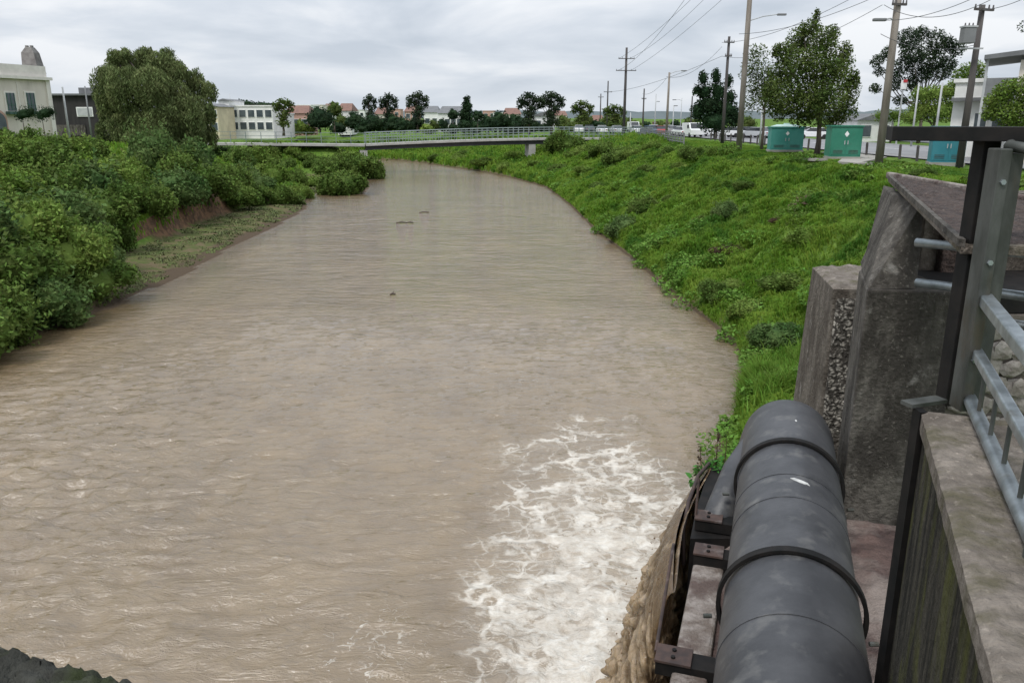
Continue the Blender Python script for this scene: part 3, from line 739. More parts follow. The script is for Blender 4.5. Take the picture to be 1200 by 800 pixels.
tag(mb.build('water_drops', M['paint'] if False else cw.data.materials[0], None, True), 'spray drops flying off the falling brown water', 'water', kind='stuff')

# long side wall carrying the railing (runs back past the lens)
D1 = 1.29
A = (1.90, 3.46); dr_ = Vector((1.17 - 1.90, 1.62 - 3.46)).normalized()
nrm = Vector((-dr_.y, dr_.x)) * 1.0       # to the right of the wall seen from the river
if nrm.x < 0: nrm = -nrm
B = (A[0] + dr_.x * 4.2, A[1] + dr_.y * 4.2)
sw = empty('side_wall', (A[0], A[1], H - 3.3), 'long mossy concrete side wall with rough top below the galvanised railing', 'wall')
def off(p, d): return (p[0] + nrm.x * d, p[1] + nrm.y * d)
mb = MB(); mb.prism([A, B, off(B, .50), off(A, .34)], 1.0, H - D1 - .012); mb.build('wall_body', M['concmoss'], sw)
# cast top: rough sheet with a chipped outer edge
nu, nv = 14, 110
vv = []
for i in range(nv):
    for jx in range(nu):
        tt = i / (nv - 1) * 4.2; dd = -.02 + (.36 + .16 * i / (nv - 1)) * jx / (nu - 1)
        x = A[0] + dr_.x * tt + nrm.x * dd; y = A[1] + dr_.y * tt + nrm.y * dd
        e_ = .006 * float(fbm(np.array([x * 9]), np.array([y * 9]), 3)[0]); vv.append((x + (e_ * .5 if jx == 0 else 0), y, H - D1 + e_ * (1 if jx > 1 else .4) - (.012 if jx in (0, nu - 1) else 0)))
b0 = len(vv); vv += [(a, b, c - .07) for a, b, c in vv]
ff = [tuple(r_) for r_ in gridfaces(nu, nv)] + [tuple(r_)[::-1] for r_ in gridfaces(nu, nv, b0)]
for i in range(nv - 1):
    a = i * nu; ff.append((a, a + nu, a + nu + b0, a + b0)); a = i * nu + nu - 1; ff.append((a, a + b0, a + nu + b0, a + nu))
for jx in range(nu - 1): ff.append((jx, jx + b0, jx + 1 + b0, jx + 1))
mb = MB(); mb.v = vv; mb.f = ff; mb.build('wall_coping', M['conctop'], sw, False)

# black steel guide frame (post, head beam, bottom angle and side strip)
gf = empty('guide_frame', (2.15, 3.75, H - D1), 'black steel gate frame with post and flat head beam in front of the road', 'frame')
pb, ptop = at(1110, 472, 3.72), at(1132, 158, 3.72)
MB().bar((pb[0], pb[1], pb[2]), (pb[0], pb[1], H - .09), .075, .10).build('post', M['black'], gf, bevel=.004)
bl = at(1042, 157, 3.8); MB().bar((bl[0], 3.80, H - .062), (bl[0] + 2.6, 3.80 - .75, H - .062), .18, .062).build('head_beam', M['black'], gf, bevel=.003)
MB().bar((1.84, 3.53, H - D1 + .01), (2.04, 3.60, H - D1 + .01), .07, .018).build('sill_angle', M['galvold'], gf)
MB().bar((1.885, 3.485, H - D1), (1.885, 3.485, H - 3.27), .035, .07).build('guide_strip', M['black'], gf)

# galvanised railing on the side wall
rl = empty('galvanised_railing', (2.2, 3.5, H - D1), 'galvanised steel railing with square rails bolted on the side wall', 'railing')
p0 = at(1137, 471, 3.56)
px_, py_ = p0[0] - .01, p0[1]
rd = Vector((dr_.x, dr_.y, 0)); rn = Vector((nrm.x, nrm.y, 0))
def rp(t, z, n=0): return (px_ + rd.x * t + rn.x * n, py_ + rd.y * t + rn.y * n, z)
top_z = H - .12
mb = MB(); zt, zb = top_z, H - D1 - .02
# post: heavy channel (web and two flanges)
MB().box((px_ - .035, py_, (zt + zb) / 2), (.055, .10, zt - zb)).build('post', M['galvold'], rl, bevel=.006)
MB().box((px_ + .030, py_ + .015, (zt + zb) / 2 - .01), (.065, .07, zt - zb - .02)).build('post', M['galvold'], rl, bevel=.004)
for k_ in (.25, .7, 1.05):
    c = (px_ - .035, py_ - .05, zb + k_); MB().tube([c, (c[0], c[1] - .012, c[2])], .012, 6).build('bolt', M['galv'], rl)
pf = at(1146, 350, py_); z1 = pf[2]; z2 = at(1140, 412, py_)[2]; z3 = H - D1 + .035
MB().bar(rp(.0, z1), rp(3.2, z1), .055, .055).build('rail', M['galv'], rl, bevel=.008)
MB().bar(rp(.0, z2), rp(3.2, z2), .045, .045).build('rail', M['galv'], rl, bevel=.008)
MB().tube([rp(0, z3), rp(3.2, z3)], .03, 16).build('bottom_rail', M['galv'], rl, True)
# top tube bends round at the post head
tp = [rp(3.2, top_z + .02, .02), rp(.6, top_z + .02, .04)] + [(px_ + .10 - .09 * math.sin(a), py_ - .10 + .13 * math.sin(a), top_z + .02) for a in np.linspace(0, PI / 2, 5)] + [(px_ + .03, py_ + .03, top_z + .0)]
tp = [(px_ + .9, py_ - .46, top_z - .03), (px_ + .45, py_ - .26, top_z), (px_ + .15, py_ - .14, top_z), (px_ + .04, py_ - .07, top_z), (px_ + .0, py_ + .0, top_z + .01), (px_ + .06, py_ + .07, top_z + .02), (px_ + .25, py_ + .10, top_z + .02), (px_ + .9, py_ + .06, top_z + .02)]
MB().tube(tp, .024, 12).build('top_rail', M['galvold'], rl, True)
for k_ in range(8):
    t_ = .28 + k_ * .30; MB().tube([rp(t_, z3 + .02), rp(t_, z2 - .01)], .009, 8).build('picket', M['galvold'], rl)
for k_ in (0, 1):
    MB().box((rp(1.5 + k_ * 1.5, 0)[0], rp(1.5 + k_ * 1.5, 0)[1], (zt + zb) / 2), (.06, .06, zt - zb)).build('post', M['galvold'], rl, bevel=.004)

# buttress: tall tapered upper block standing on a long lower block
bt = empty('buttress', (3.2, 6.4, H - 3.3), 'tall dark weathered concrete buttress with rendered patches behind the pipe', 'buttress')
yb = 6.15
def q(px, py, Y): return at(px, py, Y)
zl = H - 1.285
x0b, x0t = q(988, 562, yb)[0], q(1018, 338, yb)[0]; x1 = q(1116, 340, yb)[0] + .05
xk = q(1004, 340, 7.0)[0]; xkb = q(978, 560, 7.0)[0]
MB().hexa([(x0b, yb, 1.0), (x1, yb - .10, 1.0), (x1, yb + 1.5, 1.0), (xkb, 7.0, 1.0)],
          [(x0t, yb + .02, zl), (x1, yb - .08, zl), (x1, yb + 1.5, zl), (xk, 7.0, zl)]).build('lower_block', M['conc'], bt, bevel=.015)
ft = q(1049, 212, 6.9); fr = q(1084, 236, 6.55); zr_ = q(1079, 240, 6.6)[2]
MB().hexa([(x0t + .01, yb + .045, zl), (q(1076, 338, yb)[0], yb + .02, zl), (q(1076, 338, yb)[0] + .05, yb + 1.2, zl), (xk + .01, 6.98, zl)],
          [(ft[0], ft[1], H - .615), (q(1079, 240, 6.5)[0], 6.45, H - .615), (q(1079, 240, 6.5)[0] + .2, 7.4, H - .615), (q(1037, 209, 7.7)[0], 7.7, H - .615)]).build('upper_block', M['conc'], bt, bevel=.012)
# slab roof over the pit, earth on top, pale kerb along its back
sA, sB, sC, sD = flat(1041, 207, H - .55), flat(1127, 286, H - .55), flat(1262, 290, H - .55), flat(1290, 253, H - .55)
sl_ = empty('pit_roof_slab', sB, 'wedge shaped concrete roof slab over the dark pit beside the black post', 'slab')
MB().prism([sA[:2], sB[:2], sC[:2], sD[:2]], H - .595, H - .552).build('slab', M['conctop'], sl_)
# gritty soil sheet on the slab
def soilsheet():
    nn = 60; P = [Vector(sA[:2]), Vector(sB[:2]), Vector(sC[:2]), Vector(sD[:2])]; c = sum(P, Vector((0, 0))) / 4
    vv = []
    for i in range(nn):
        for jx in range(nn):
            a = P[0].lerp(P[1], i / (nn - 1)); b = P[3].lerp(P[2], i / (nn - 1)); p = a.lerp(b, jx / (nn - 1)); p = c + (p - c) * .965
            ed = min(i, jx, nn - 1 - i, nn - 1 - jx); z = H - .545 + (0 if ed == 0 else .016 * float(fbm(np.array([p.x * 7]), np.array([p.y * 7]), 4)[0]) + .01)
            vv.append((p.x, p.y, z if ed else H - .556))
    mb = MB(); mb.v = vv; mb.f = [tuple(r_) for r_ in gridfaces(nn, nn)]; return mb
soilsheet().build('earth_cover', M['soil'], sl_, True)
MB().bar((sA[0], sA[1], H - .535), (sD[0], sD[1], H - .535), .055, .06).build('kerb', M['concrete_pale'], sl_, bevel=.01)
MB().bar((sA[0], sA[1], H - .545), (sB[0], sB[1], H - .545), .028, .035).build('slab_edge', M['conc'], sl_)

# back wall of the pit with pilasters, rubble masonry below, dark lintel
pw = empty('pit_back_wall', (4.3, 6.9, H - 3.3), 'brown stained back wall of the pit behind the galvanised tubes', 'wall')
xl = q(1079, 300, 7.2)[0]
MB().box(((xl + 6.6) / 2, 7.35, H - 1.0), (6.6 - xl, .3, .74)).build('wall_body', M['concside'], pw)
for k_ in range(5):
    MB().box((xl + .22 + k_ * .42, 7.14, H - 1.0), (.17, .10, .735)).build('pilaster', M['concside'] if k_ % 2 else M['soil'], pw, bevel=.01)
MB().box(((x1 + 6.6) / 2, 6.75, H - 1.40), (6.6 - x1, 1.1, .16)).build('lintel', M['black'], pw)
rw = empty('rubble_wall', (4.6, 6.2, 2), 'pale rubble stone wall seen through the galvanised railing', 'wall')
MB().box(((x1 + 6.6) / 2 + .01, 6.55, (H - 1.49 + 1) / 2), (6.6 - x1, .8, H - 1.49 - 1)).build('mortar_bed', M['mortar'], rw)
smesh = []
for v_ in range(6):
    r_ = random.Random(v_); mb = MB(); rings = []
    for i, (rad, yy) in enumerate(((.6, .35), (1, .1), (.97, -.25), (.7, -.55), (.3, -.68))):
        rings.append([(rad * math.cos(a * PI / 4) * r_.uniform(.75, 1.15), yy + r_.uniform(-.08, .08), rad * math.sin(a * PI / 4) * r_.uniform(.75, 1.15)) for a in range(8)])
    mb.quadstrip(rings); me = bpy.data.meshes.new('stone'); me.from_pydata(mb.v, [], mb.f); me.update(); me.materials.append(M['stone']); smesh.append(me)
for i in range(12):
    for j_ in range(11):
        s2 = bpy.data.objects.new('stone', random.choice(smesh)); COL.objects.link(s2); s2.parent = rw
        wx = x1 + .12 + i * .19 + (j_ % 2) * .09 + random.uniform(-.03, .03); wz_ = H - 1.62 - j_ * .155 + random.uniform(-.02, .02)
        s2.location = (wx - 4.6, 6.14 - 6.2 + random.uniform(-.02, .02), wz_ - 2); s2.scale = (random.uniform(.10, .135), .055, random.uniform(.075, .10)); s2.rotation_euler = (0, random.uniform(-.35, .35), 0)

# galvanised tubes across the pit
tr_ = empty('pit_guard_rail', (3.6, 5.9, H - 1.2), 'set of horizontal galvanised tubes guarding the dark pit', 'railing')
for (ya, yb_, Ya, Yb) in ((284, 298, 6.0, 5.3), (331, 349, 6.0, 5.3), (368, 384, 5.9, 5.3)):
    a = q(1074 if ya != 368 else 1120, ya, Ya); b = q(1215, yb_, Yb); k2 = Vector(b) + (Vector(b) - Vector(a)) * .6
    MB().tube([a, tuple(k2)], .033, 14).build('tube', M['galv'], tr_, True)

# broad pillar with pitted pebble face
pl = empty('pebble_pillar', (2.9, 7, 3), 'squat concrete pillar with pitted pebble face left of the tall buttress', 'pillar')
a0, a1, a2, a3 = q(977, 338, 8.25), q(1030, 340, 8.2), q(1026, 317, 9.7), q(952, 311, 9.55)
bz = 1.2
def dn(p, dx, dy, z): return (p[0] + dx, p[1] + dy, z)
b_0, b_1, b_2, b_3 = dn(a0, -.10, -.15, bz), dn(a1, .0, -.15, bz), dn(a2, 0, 0, bz), dn(a3, -.22, 0, bz)
zt_ = H - 1.37 * 1.25
top = [(a0[0], a0[1], zt_), (a1[0], a1[1], zt_), (a2[0], a2[1], zt_), (a3[0], a3[1], zt_)]
MB().hexa([b_0, b_1, b_2, b_3], top).build('pillar_body', M['concside'], pl, bevel=.02)
nn = 60; vv = []; nw = 24
for i in range(nn):
    for jx in range(nw):
        f_ = i / (nn - 1); g_ = jx / (nw - 1); a = Vector(b_0).lerp(Vector(top[0]), f_ * .985); b = Vector(b_1).lerp(Vector(top[1]), f_ * .985); p = a.lerp(b, .07 + g_ * .93)
        e_ = 0 if i in (0, nn - 1) or jx in (0, nw - 1) else .018 + .016 * abs(float(fbm(np.array([p.x * 13]), np.array([p.z * 13]), 3)[0])) * 1.4
        vv.append((p.x, p.y + .006 - e_, p.z))
mb = MB(); mb.v = vv; mb.f = [tuple(r_) for r_ in gridfaces(nw, nn)]; mb.build('pebble_face', M['concpeb'], pl, True)
vv = []
for i in range(26):
    for jx in range(22):
        a = Vector(top[0]).lerp(Vector(top[3]), i / 25); b = Vector(top[1]).lerp(Vector(top[2]), i / 25); p = a.lerp(b, jx / 21); ed = i in (0, 25) or jx in (0, 21)
        vv.append((p.x, p.y, zt_ + (-.004 if ed else .018 + .02 * float(fbm(np.array([p.x * 9]), np.array([p.y * 9]), 3)[0]))))
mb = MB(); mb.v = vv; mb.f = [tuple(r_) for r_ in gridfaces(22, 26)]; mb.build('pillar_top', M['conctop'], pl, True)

# parapet of the bridge the camera stands on, and its deck
pp = empty('stone_parapet', (-.6, .8, H - .95), 'black mossy rough stone parapet in the near corner', 'parapet')
e0, e1_ = Vector(flat(-150, 722, H - .9)[:2]), Vector(flat(165, 802, H - .9)[:2]); pd = (e1_ - e0).normalized(); pnn = Vector((pd.y, -pd.x))
na, nb = 460, 60
T_, J_ = np.meshgrid(-1.6 + 3.2 * np.arange(na) / (na - 1), np.arange(nb), indexing='ij'); Dd = -.025 + .50 * J_ / (nb - 1)
en = .022 * fbm(T_ * 22, 1.7 + 0 * T_, 4) ; Dn = Dd - en * (1 - J_ / nb)
PX = e1_.x + pd.x * T_ + pnn.x * Dn; PY_ = e1_.y + pd.y * T_ + pnn.y * Dn
PZ = H - .905 + .020 * fbm(PX * 22, PY_ * 22, 3) + .012 * np.abs(fbm(PX * 40, PY_ * 40, 2, 4)) + .004 * fbm(PX * 160, PY_ * 160, 2) - .05 * np.maximum(0, 1 - J_ / 4) ** 2
vv = [tuple(r_) for r_ in np.stack([PX.ravel(), PY_.ravel(), PZ.ravel()], 1)]
b0 = len(vv); vv += [(a, b, H - 1.9) for a, b, c in vv]
ff = [tuple(r_)[::-1] for r_ in gridfaces(nb, na)]
for i in range(na - 1):
    a = i * nb; ff.append((a, a + nb, a + nb + b0, a + b0)); a = i * nb + nb - 1; ff.append((a, a + b0, a + nb + b0, a + nb))
mb = MB(); mb.v = vv; mb.f = ff; mb.build('parapet_body', M['parapet'], pp, True)
d0 = e1_ - pd * 26; d1 = e1_ + pd * 2.6
tag(MB().prism([tuple(d0 + pnn * .2), tuple(d1 + pnn * .2), tuple(d1 + pnn * 6), tuple(d0 + pnn * 6)], H - 2.3, H - 1.88).build('pavement', M['pave']), kind='structure')

# ------------------------------------------------------------------ grass and ground cover
def crestf(x, y): return 1 - .72 * ss(9.5, 12.5, dist(x, y, RL))
def onef(x, y): return 1.0
def blades(name, xlo, xhi, ylo, yhi, n, keep, length, m, lenf=onef, wmul=1.0, lean=.55):
    u = rng.random(n); y = ylo * (yhi / ylo) ** (u ** (1 / 1.25)); x = rng.uniform(xlo, xhi, n)
    k = keep(x, y); x, y = x[k], y[k]; n = len(x); z = terr(x, y)
    clump = fbm(x * .8, y * .5, 3, 4); L = length * rng.uniform(.55, 1.3, n) * (1 + .6 * clump) * (1 + y / 200) * lenf(x, y)
    ang = PI * 1.05 + 1.6 * fbm(x * .25, y * .25, 2, 14) + rng.normal(0, .8, n)
    le = lean * rng.uniform(.4, 1.5, n); dx, dy = np.cos(ang) * le, np.sin(ang) * le
    wd = (.010 + y * .00085) * wmul; a2 = rng.uniform(0, 2 * PI, n); sx, sy = np.cos(a2) * wd, np.sin(a2) * wd
    b = np.stack([x, y, z - .03], 1); s = np.stack([sx, sy, 0 * sx], 1)
    m1 = b + np.stack([dx * L * .35, dy * L * .35, L * .75], 1); tip = b + np.stack([dx * L, dy * L, L * (.95 - .5 * le)], 1)
    v = np.stack([b - s, b + s, m1 + s * .8, tip, m1 - s * .8], 1).reshape(-1, 3)
    i = np.arange(n) * 5
    f = np.concatenate([np.stack([i, i + 1, i + 2], 1), np.stack([i, i + 2, i + 4], 1), np.stack([i + 4, i + 2, i + 3], 1)])
    return link(name, npmesh(name, v, f), m)
def keep_right(x, y):
    d = dist(x, y, RL); return (~inside(x, y, WPOLY)) & (~inside(x, y, LPOLY)) & (d > .12) & (d < 20) & (x > 1.5 * (y < 11)) & ~((x < 7.2) & (y < 10.5)) & (x < 24.6)
tag(blades('bank_grass', -6, 25, 9, 135, 720000, keep_right, .27, M['grass'], lenf=crestf, wmul=.8, lean=.75), 'long bright green grass lying over the sloping bank opposite the bushes', 'grass', kind='stuff')
def keep_top(x, y): return keep_right(x, y) & (dist(x, y, RL) > 11)
def keep_bend(x, y): return (~inside(x, y, WPOLY)) & (~inside(x, y, LPOLY)) & (dist(x, y, RL) > .1) & (dist(x, y, RL) < 26)
tag(blades('bend_grass', -45, 20, 100, 190, 70000, keep_bend, .45, M['grass']), 'long grass on the river bend under the footbridge', 'grass', kind='stuff')
def keep_left(x, y): return inside(x, y, TPOLY) & (dist(x, y, TL) > .3) & (dist(x, y, TL) < 22)
tag(blades('left_bank_grass', -60, -10, 16, 130, 130000, keep_left, .34, M['grass']), 'rough green grass between the bushes on the bushy bank', 'grass', kind='stuff')
def keep_bar(x, y): return inside(x, y, LPOLY) & ~inside(x, y, TPOLY) & (fbm(x * .5, y * .5, 3, 6) > -.05) & (dist(x, y, LL) > .5)
gbar = mat('trampled_weed', (.085, .115, .030), (.115, .115, .045), scale=1.2, island=.4, rough=.9)
tag(blades('mud_bar_weed', -40, -12, 25, 100, 150000, keep_bar, .10, gbar, lean=1.1, wmul=1.0), 'flattened weeds on the muddy bar below the clay cliff', 'weeds', kind='stuff')
# leafy creepers heaped on the lower slope and along the crest
def creepers(name, n, ylo, yhi, dlo, dhi, lf, size, m, lab, seed=3):
    r_ = np.random.default_rng(seed); vs = []; k = 0
    while k < n:
        y = ylo * (yhi / ylo) ** r_.random(); x = r_.uniform(-4, 24); X1 = np.array([x]); Y1 = np.array([y]); d = float(dist(X1, Y1, RL)[0])
        if not keep_right(X1, Y1)[0] or d < dlo or d > dhi or r_.random() > .35 + 1.3 * float(fbm(X1 * .3, Y1 * .3, 2, 61)[0]) + .25: continue
        rr = r_.uniform(.35, .95); z = tz(x, y); c = (x, y, z + rr * .1)
        nl = int(lf * (14 / max(y, 14)) ** .8) + 30; p = blob(c, (rr, rr * 1.2, rr * .5), nl, .35); vs.append(leaves(p, size * (1 + y / 55), up=.8)); k += 1
    return tag(link(name, leafmesh(name, vs), m), lab, 'creeper', kind='stuff')
creepers('creeper', 170, 13, 110, .15, 4.6, 900, .10, leafm('creeper_leaf', (.095, .195, .028), (.155, .265, .050)), 'leafy creepers heaped along the lower grassy slope')
creepers('crest_creeper', 80, 34, 120, 6, 13, 900, .10, leafm('crest_creeper_leaf', (.080, .155, .024), (.14, .215, .04)), 'lumpy creepers along the upper slope under the road', 8)
# dense bright tuft below the pillar
def tuft(cx, cy, r, n, L, lab, m='bush2'):
    p = rng.normal(0, r * .5, (n, 2)); x = cx + p[:, 0]; y = cy + p[:, 1]; z = terr(x, y); k = z > .12; x, y, z = x[k], y[k], z[k]; n = len(x)
    d = rng.normal(0, .38, (n, 2)); Ln = L * rng.uniform(.5, 1.2, n); a2 = rng.uniform(0, 2 * PI, n); wd = .016
    b = np.stack([x, y, z], 1); s = np.stack([np.cos(a2) * wd, np.sin(a2) * wd, 0 * a2], 1)
    m1 = b + np.stack([d[:, 0] * Ln * .4, d[:, 1] * Ln * .4, Ln * .7], 1); tip = b + np.stack([d[:, 0] * Ln, d[:, 1] * Ln, Ln], 1)
    v = np.stack([b - s, b + s, m1 + s * .8, tip, m1 - s * .8], 1).reshape(-1, 3); i = np.arange(n) * 5
    f = np.concatenate([np.stack([i, i + 1, i + 2], 1), np.stack([i, i + 2, i + 4], 1), np.stack([i + 4, i + 2, i + 3], 1)])
    return tag(link('grass_clump', npmesh('grass_clump', v, f), m), lab, 'grass')
gt = onground(893, 452); tuft(gt[0], gt[1], 1.7, 12000, .62, 'bright fresh grass clump at the water beside the pebble pillar', mat('fresh_grass', (.10, .20, .022), (.15, .24, .04), scale=2, island=.3, rough=.7, spec=.15, transl=.35))

# bushes on the left bank: pixel of the base centre, radius in pixels, height ratio, leaf kind
G = dict(bush='bush', bush2='bush2', bush3='bush3')
LB = [(8, 396, 62, .8, 'bush', 'dark leafy bush hanging over the water at the frame edge'),
 (62, 372, 52, .8, 'bush3', 'bluish green bush over the water before the last one'),
 (112, 345, 44, .8, 'bush', 'rounded bush at the waterside end of the mud bar'),
 (-70, 420, 70, .8, 'bush', 'big bush overhanging the water outside the corner'),
 (20, 335, 60, .8, 'bush', 'broad bush behind the waterside row'),
 (78, 318, 46, .8, 'bush2', 'light green bush above the waterside row'),
 (122, 318, 30, .9, 'bush3', 'small bluish bush touching the mud bar'),
 (40, 300, 50, .9, 'bush2', 'light bush in the hollow of the near slope'), (140, 292, 26, 1.0, 'bush', 'tall bush against the near end of the clay cliff'), (60, 215, 40, .9, 'bush', 'dense bush halfway up under the dark house'), (132, 222, 36, .9, 'bush2', 'pale bush in the grass below the willow'), (200, 214, 32, 1.0, 'bush', 'tall dark bush over the clay cliff top'), (232, 206, 28, 1.1, 'bush3', 'tall bluish bush right of the willow trunk'), (90, 300, 40, .9, 'bush', 'deep green bush among the near slope row'), (275, 226, 26, 1.0, 'bush', 'tall bush after the clay cliff'), (300, 224, 24, 1.0, 'bush3', 'bluish bush in the row toward the point'), (345, 216, 18, .9, 'bush', 'bush on top of the point of the bank'),
 (-20, 300, 60, .8, 'bush3', 'dense bush on the slope at the frame edge'),
 (25, 275, 52, .8, 'bush', 'mid slope bush with dark hollows'),
 (75, 272, 48, .9, 'bush3', 'tall bluish bush with large pale leaves'),
 (118, 272, 42, .9, 'bush', 'dark bush above the inlet of the mud bar'),
 (5, 232, 46, .8, 'bush2', 'yellow green bush high on the slope'),
 (48, 238, 44, .8, 'bush', 'bush under the pale house on the slope'),
 (98, 232, 44, .9, 'bush3', 'high rounded bush in front of the willow'),
 (140, 252, 34, .8, 'bush', 'dark bush just before the clay cliff'),
 (18, 196, 34, .8, 'bush2', 'light bush in front of the pale house'),
 (78, 184, 32, .9, 'bush2', 'fluffy crest bush before the dark boarded house'),
 (48, 186, 26, .9, 'bush', 'crest bush in front of the two topiary trees'),
 (-10, 190, 30, .8, 'bush', 'crest bush at the frame edge by the arch'),
 (110, 190, 22, .9, 'bush', 'small crest bush at the end of the dark house'),
 (178, 200, 30, 1.2, 'bush3', 'tall bluish bush before the willow trunk'),
 (172, 248, 36, .8, 'bush', 'bush hanging above the clay cliff start'),
 (205, 232, 34, .8, 'bush3', 'bush hanging over the middle of the clay cliff'),
 (240, 226, 32, .8, 'bush', 'bush over the far end of the clay cliff'),
 (262, 214, 28, .8, 'bush2', 'lighter bush just after the clay cliff'),
 (270, 240, 26, .7, 'bush', 'low bush right over the clay at the river bend'),
 (300, 240, 28, .8, 'bush', 'low dark bush along the foot of the bank'),
 (330, 238, 26, .8, 'bush', 'drooping bush near the end of the bank'),
 (350, 232, 18, .9, 'bush2', 'last small bush on the point of the bank'),
 (288, 216, 24, .9, 'bush3', 'bluish bush on the shoulder of the bank'),
 (318, 214, 26, .9, 'bush2', 'light green bush on the shoulder of the bank'),
 (280, 196, 22, .8, 'bush', 'bush under the white houses beyond the willow'),
 (308, 194, 24, .9, 'bush2', 'round light bush high on the bank under the white houses'),
 (335, 200, 18, .9, 'bush', 'small bush above the inlet'),
 (215, 200, 26, .8, 'bush', 'bush under the willow skirt'),
 (150, 205, 24, .8, 'bush', 'bush under the edge of the willow'),
 (262, 186, 18, .8, 'bush3', 'little bush at the foot of the willow'),
 (325, 180, 15, .8, 'bush', 'scrub bush near the footbridge end'),
 (345, 184, 13, .7, 'bush2', 'pale scrub bush near the footbridge end'),
 (300, 176, 13, .8, 'bush', 'scrub bush under the terrace of white houses'),
 (360, 190, 12, .7, 'bush', 'scrub bush on the slope to the footbridge'),
 (404, 227, 26, .85, 'bush', 'rounded bush standing alone at the water on the spit'),
 (372, 218, 18, .6, 'bush2', 'low pale bush behind the lone waterside bush'),
 (392, 207, 22, .9, 'bush', 'bush in the large clump on the far spit'),
 (422, 208, 24, .9, 'bush', 'dark bush at the river end of the far spit'),
 (408, 196, 18, .8, 'bush2', 'light bush topping the far spit'),
 (436, 205, 12, .8, 'bush3', 'small bush leaning to the water on the far spit'),
 (372, 196, 13, .7, 'bush', 'small bush at the start of the far spit')]
for px, py, r, hr, k, lab in LB:
    p = onground(px, py); p = (p[0], p[1], tz(p[0], p[1])); dep = p[1] * CP + (H - p[2]) * SP; rr_ = r * (1.25 if px > 365 else 1.0) * dep / F
    bush((p[0], p[1], p[2] - .10 * rr_), rr_ * (1.08 if px < 290 else .92), rr_ * hr * (1.5 if px < 290 else 1.2), k, lab, 'bushes on the overgrown bank')
RB = [(662, 180, 19, 1.0, 'bush', 'dark shrub beside the footbridge end'), (690, 183, 13, .8, 'bush2', 'pale shrub next to the footbridge shrub'),
 (727, 191, 18, .8, 'bush', 'dark round shrub below the grey road barrier'), (640, 178, 11, .8, 'bush2', 'small shrub right under the footbridge deck'),
 (765, 178, 12, .8, 'bush2', 'small shrub at the end of the grey barrier'), (812, 190, 17, .7, 'bush', 'dark shrub on the crest below the forked tree'),
 (752, 252, 18, .9, 'bush', 'dark shrub halfway down the grass above the water'), (733, 272, 20, .9, 'bush3', 'bluish shrub right at the waterline'),
 (848, 258, 14, 1.1, 'bush3', 'upright weedy shrub in the middle of the grass slope'), (826, 266, 13, .7, 'bush', 'low shrub left of the weedy upright one'),
 (870, 226, 13, .7, 'bush', 'small shrub high on the grass slope'), (786, 244, 9, .8, 'bush', 'tiny dark shrub among the grass'),
 (944, 290, 22, .7, 'bush2', 'broad low shrub above the pebble pillar'), (920, 330, 28, .6, 'bush', 'spreading shrub left of the pebble pillar'),
 (838, 350, 22, .8, 'bush', 'shrub overhanging the water upstream of the pillar'), (912, 402, 30, .8, 'bush3', 'dense dark shrub leaning on the pebble pillar'),
 (880, 366, 24, .6, 'bush2', 'light low shrub near the water upstream of the pillar'), (856, 340, 16, .7, 'bush2', 'light shrub above the overhanging one'),
 (700, 222, 12, .7, 'bush', 'low shrub on the far grass slope'), (858, 298, 13, .6, 'dead', 'dead brown shrub in the middle of the grass'), (842, 303, 10, .6, 'dead', 'smaller dead brown shrub beside the other dead one'),
 (918, 260, 13, .4, 'dead', 'flat heap of dead stalks high on the grass slope'),
 (536, 190, 12, .7, 'bush2', 'low scrub on the far river bend'), (512, 188, 9, .7, 'bush', 'tiny scrub at the tip of the far bend'), (566, 196, 13, .6, 'bush2', 'wide scrub on the bend below the footbridge pier'), (590, 200, 12, .6, 'bush2', 'scrub at the water beside the bend'),
 (1080, 214, 14, .5, 'bush', 'low shrub between the grass and the slab'), (1150, 222, 20, .5, 'bush', 'dark low shrub behind the roof slab kerb'), (1195, 222, 20, .5, 'bush', 'dark low shrub at the frame edge behind the kerb'),
 (676, 188, 13, .8, 'bush2', 'light shrub just past the footbridge shrubs'), (708, 182, 16, .8, 'bush', 'dark shrub under the start of the grey barrier'), (742, 186, 14, .7, 'bush2', 'pale shrub under the grey barrier'), (785, 184, 15, .7, 'bush', 'shrub under the far end of the grey barrier'),
 (800, 196, 13, .6, 'bush2', 'pale shrub below the crest by the leaning dark pole'), (836, 184, 13, .6, 'bush2', 'pale shrub on the crest by the tall timber pole'), (760, 204, 11, .6, 'bush', 'small shrub in the hollow of the far slope'), (684, 206, 13, .6, 'bush2', 'pale scrub midway down the far slope'),
 (655, 200, 12, .6, 'bush', 'dark scrub near the far waterline'), (628, 196, 12, .6, 'bush2', 'pale scrub near the far waterline'), (604, 186, 11, .6, 'bush2', 'scrub right of the footbridge pier'), (548, 184, 11, .6, 'bush', 'dark scrub on the river bend lawn'),
 (524, 182, 9, .6, 'bush2', 'pale scrub at the tip of the river bend'), (578, 182, 9, .5, 'bush2', 'small scrub in front of the footbridge pier')]
for px, py, r, hr, k, lab in RB:
    p = onground(px, py); p = (p[0], p[1], tz(p[0], p[1])); dep = p[1] * CP + (H - p[2]) * SP; rr_ = r * 1.12 * dep / F
    bush((p[0], p[1], p[2] - .02 * rr_), rr_, rr_ * hr * 1.25, k, lab, 'shrubs on the grassy bank')
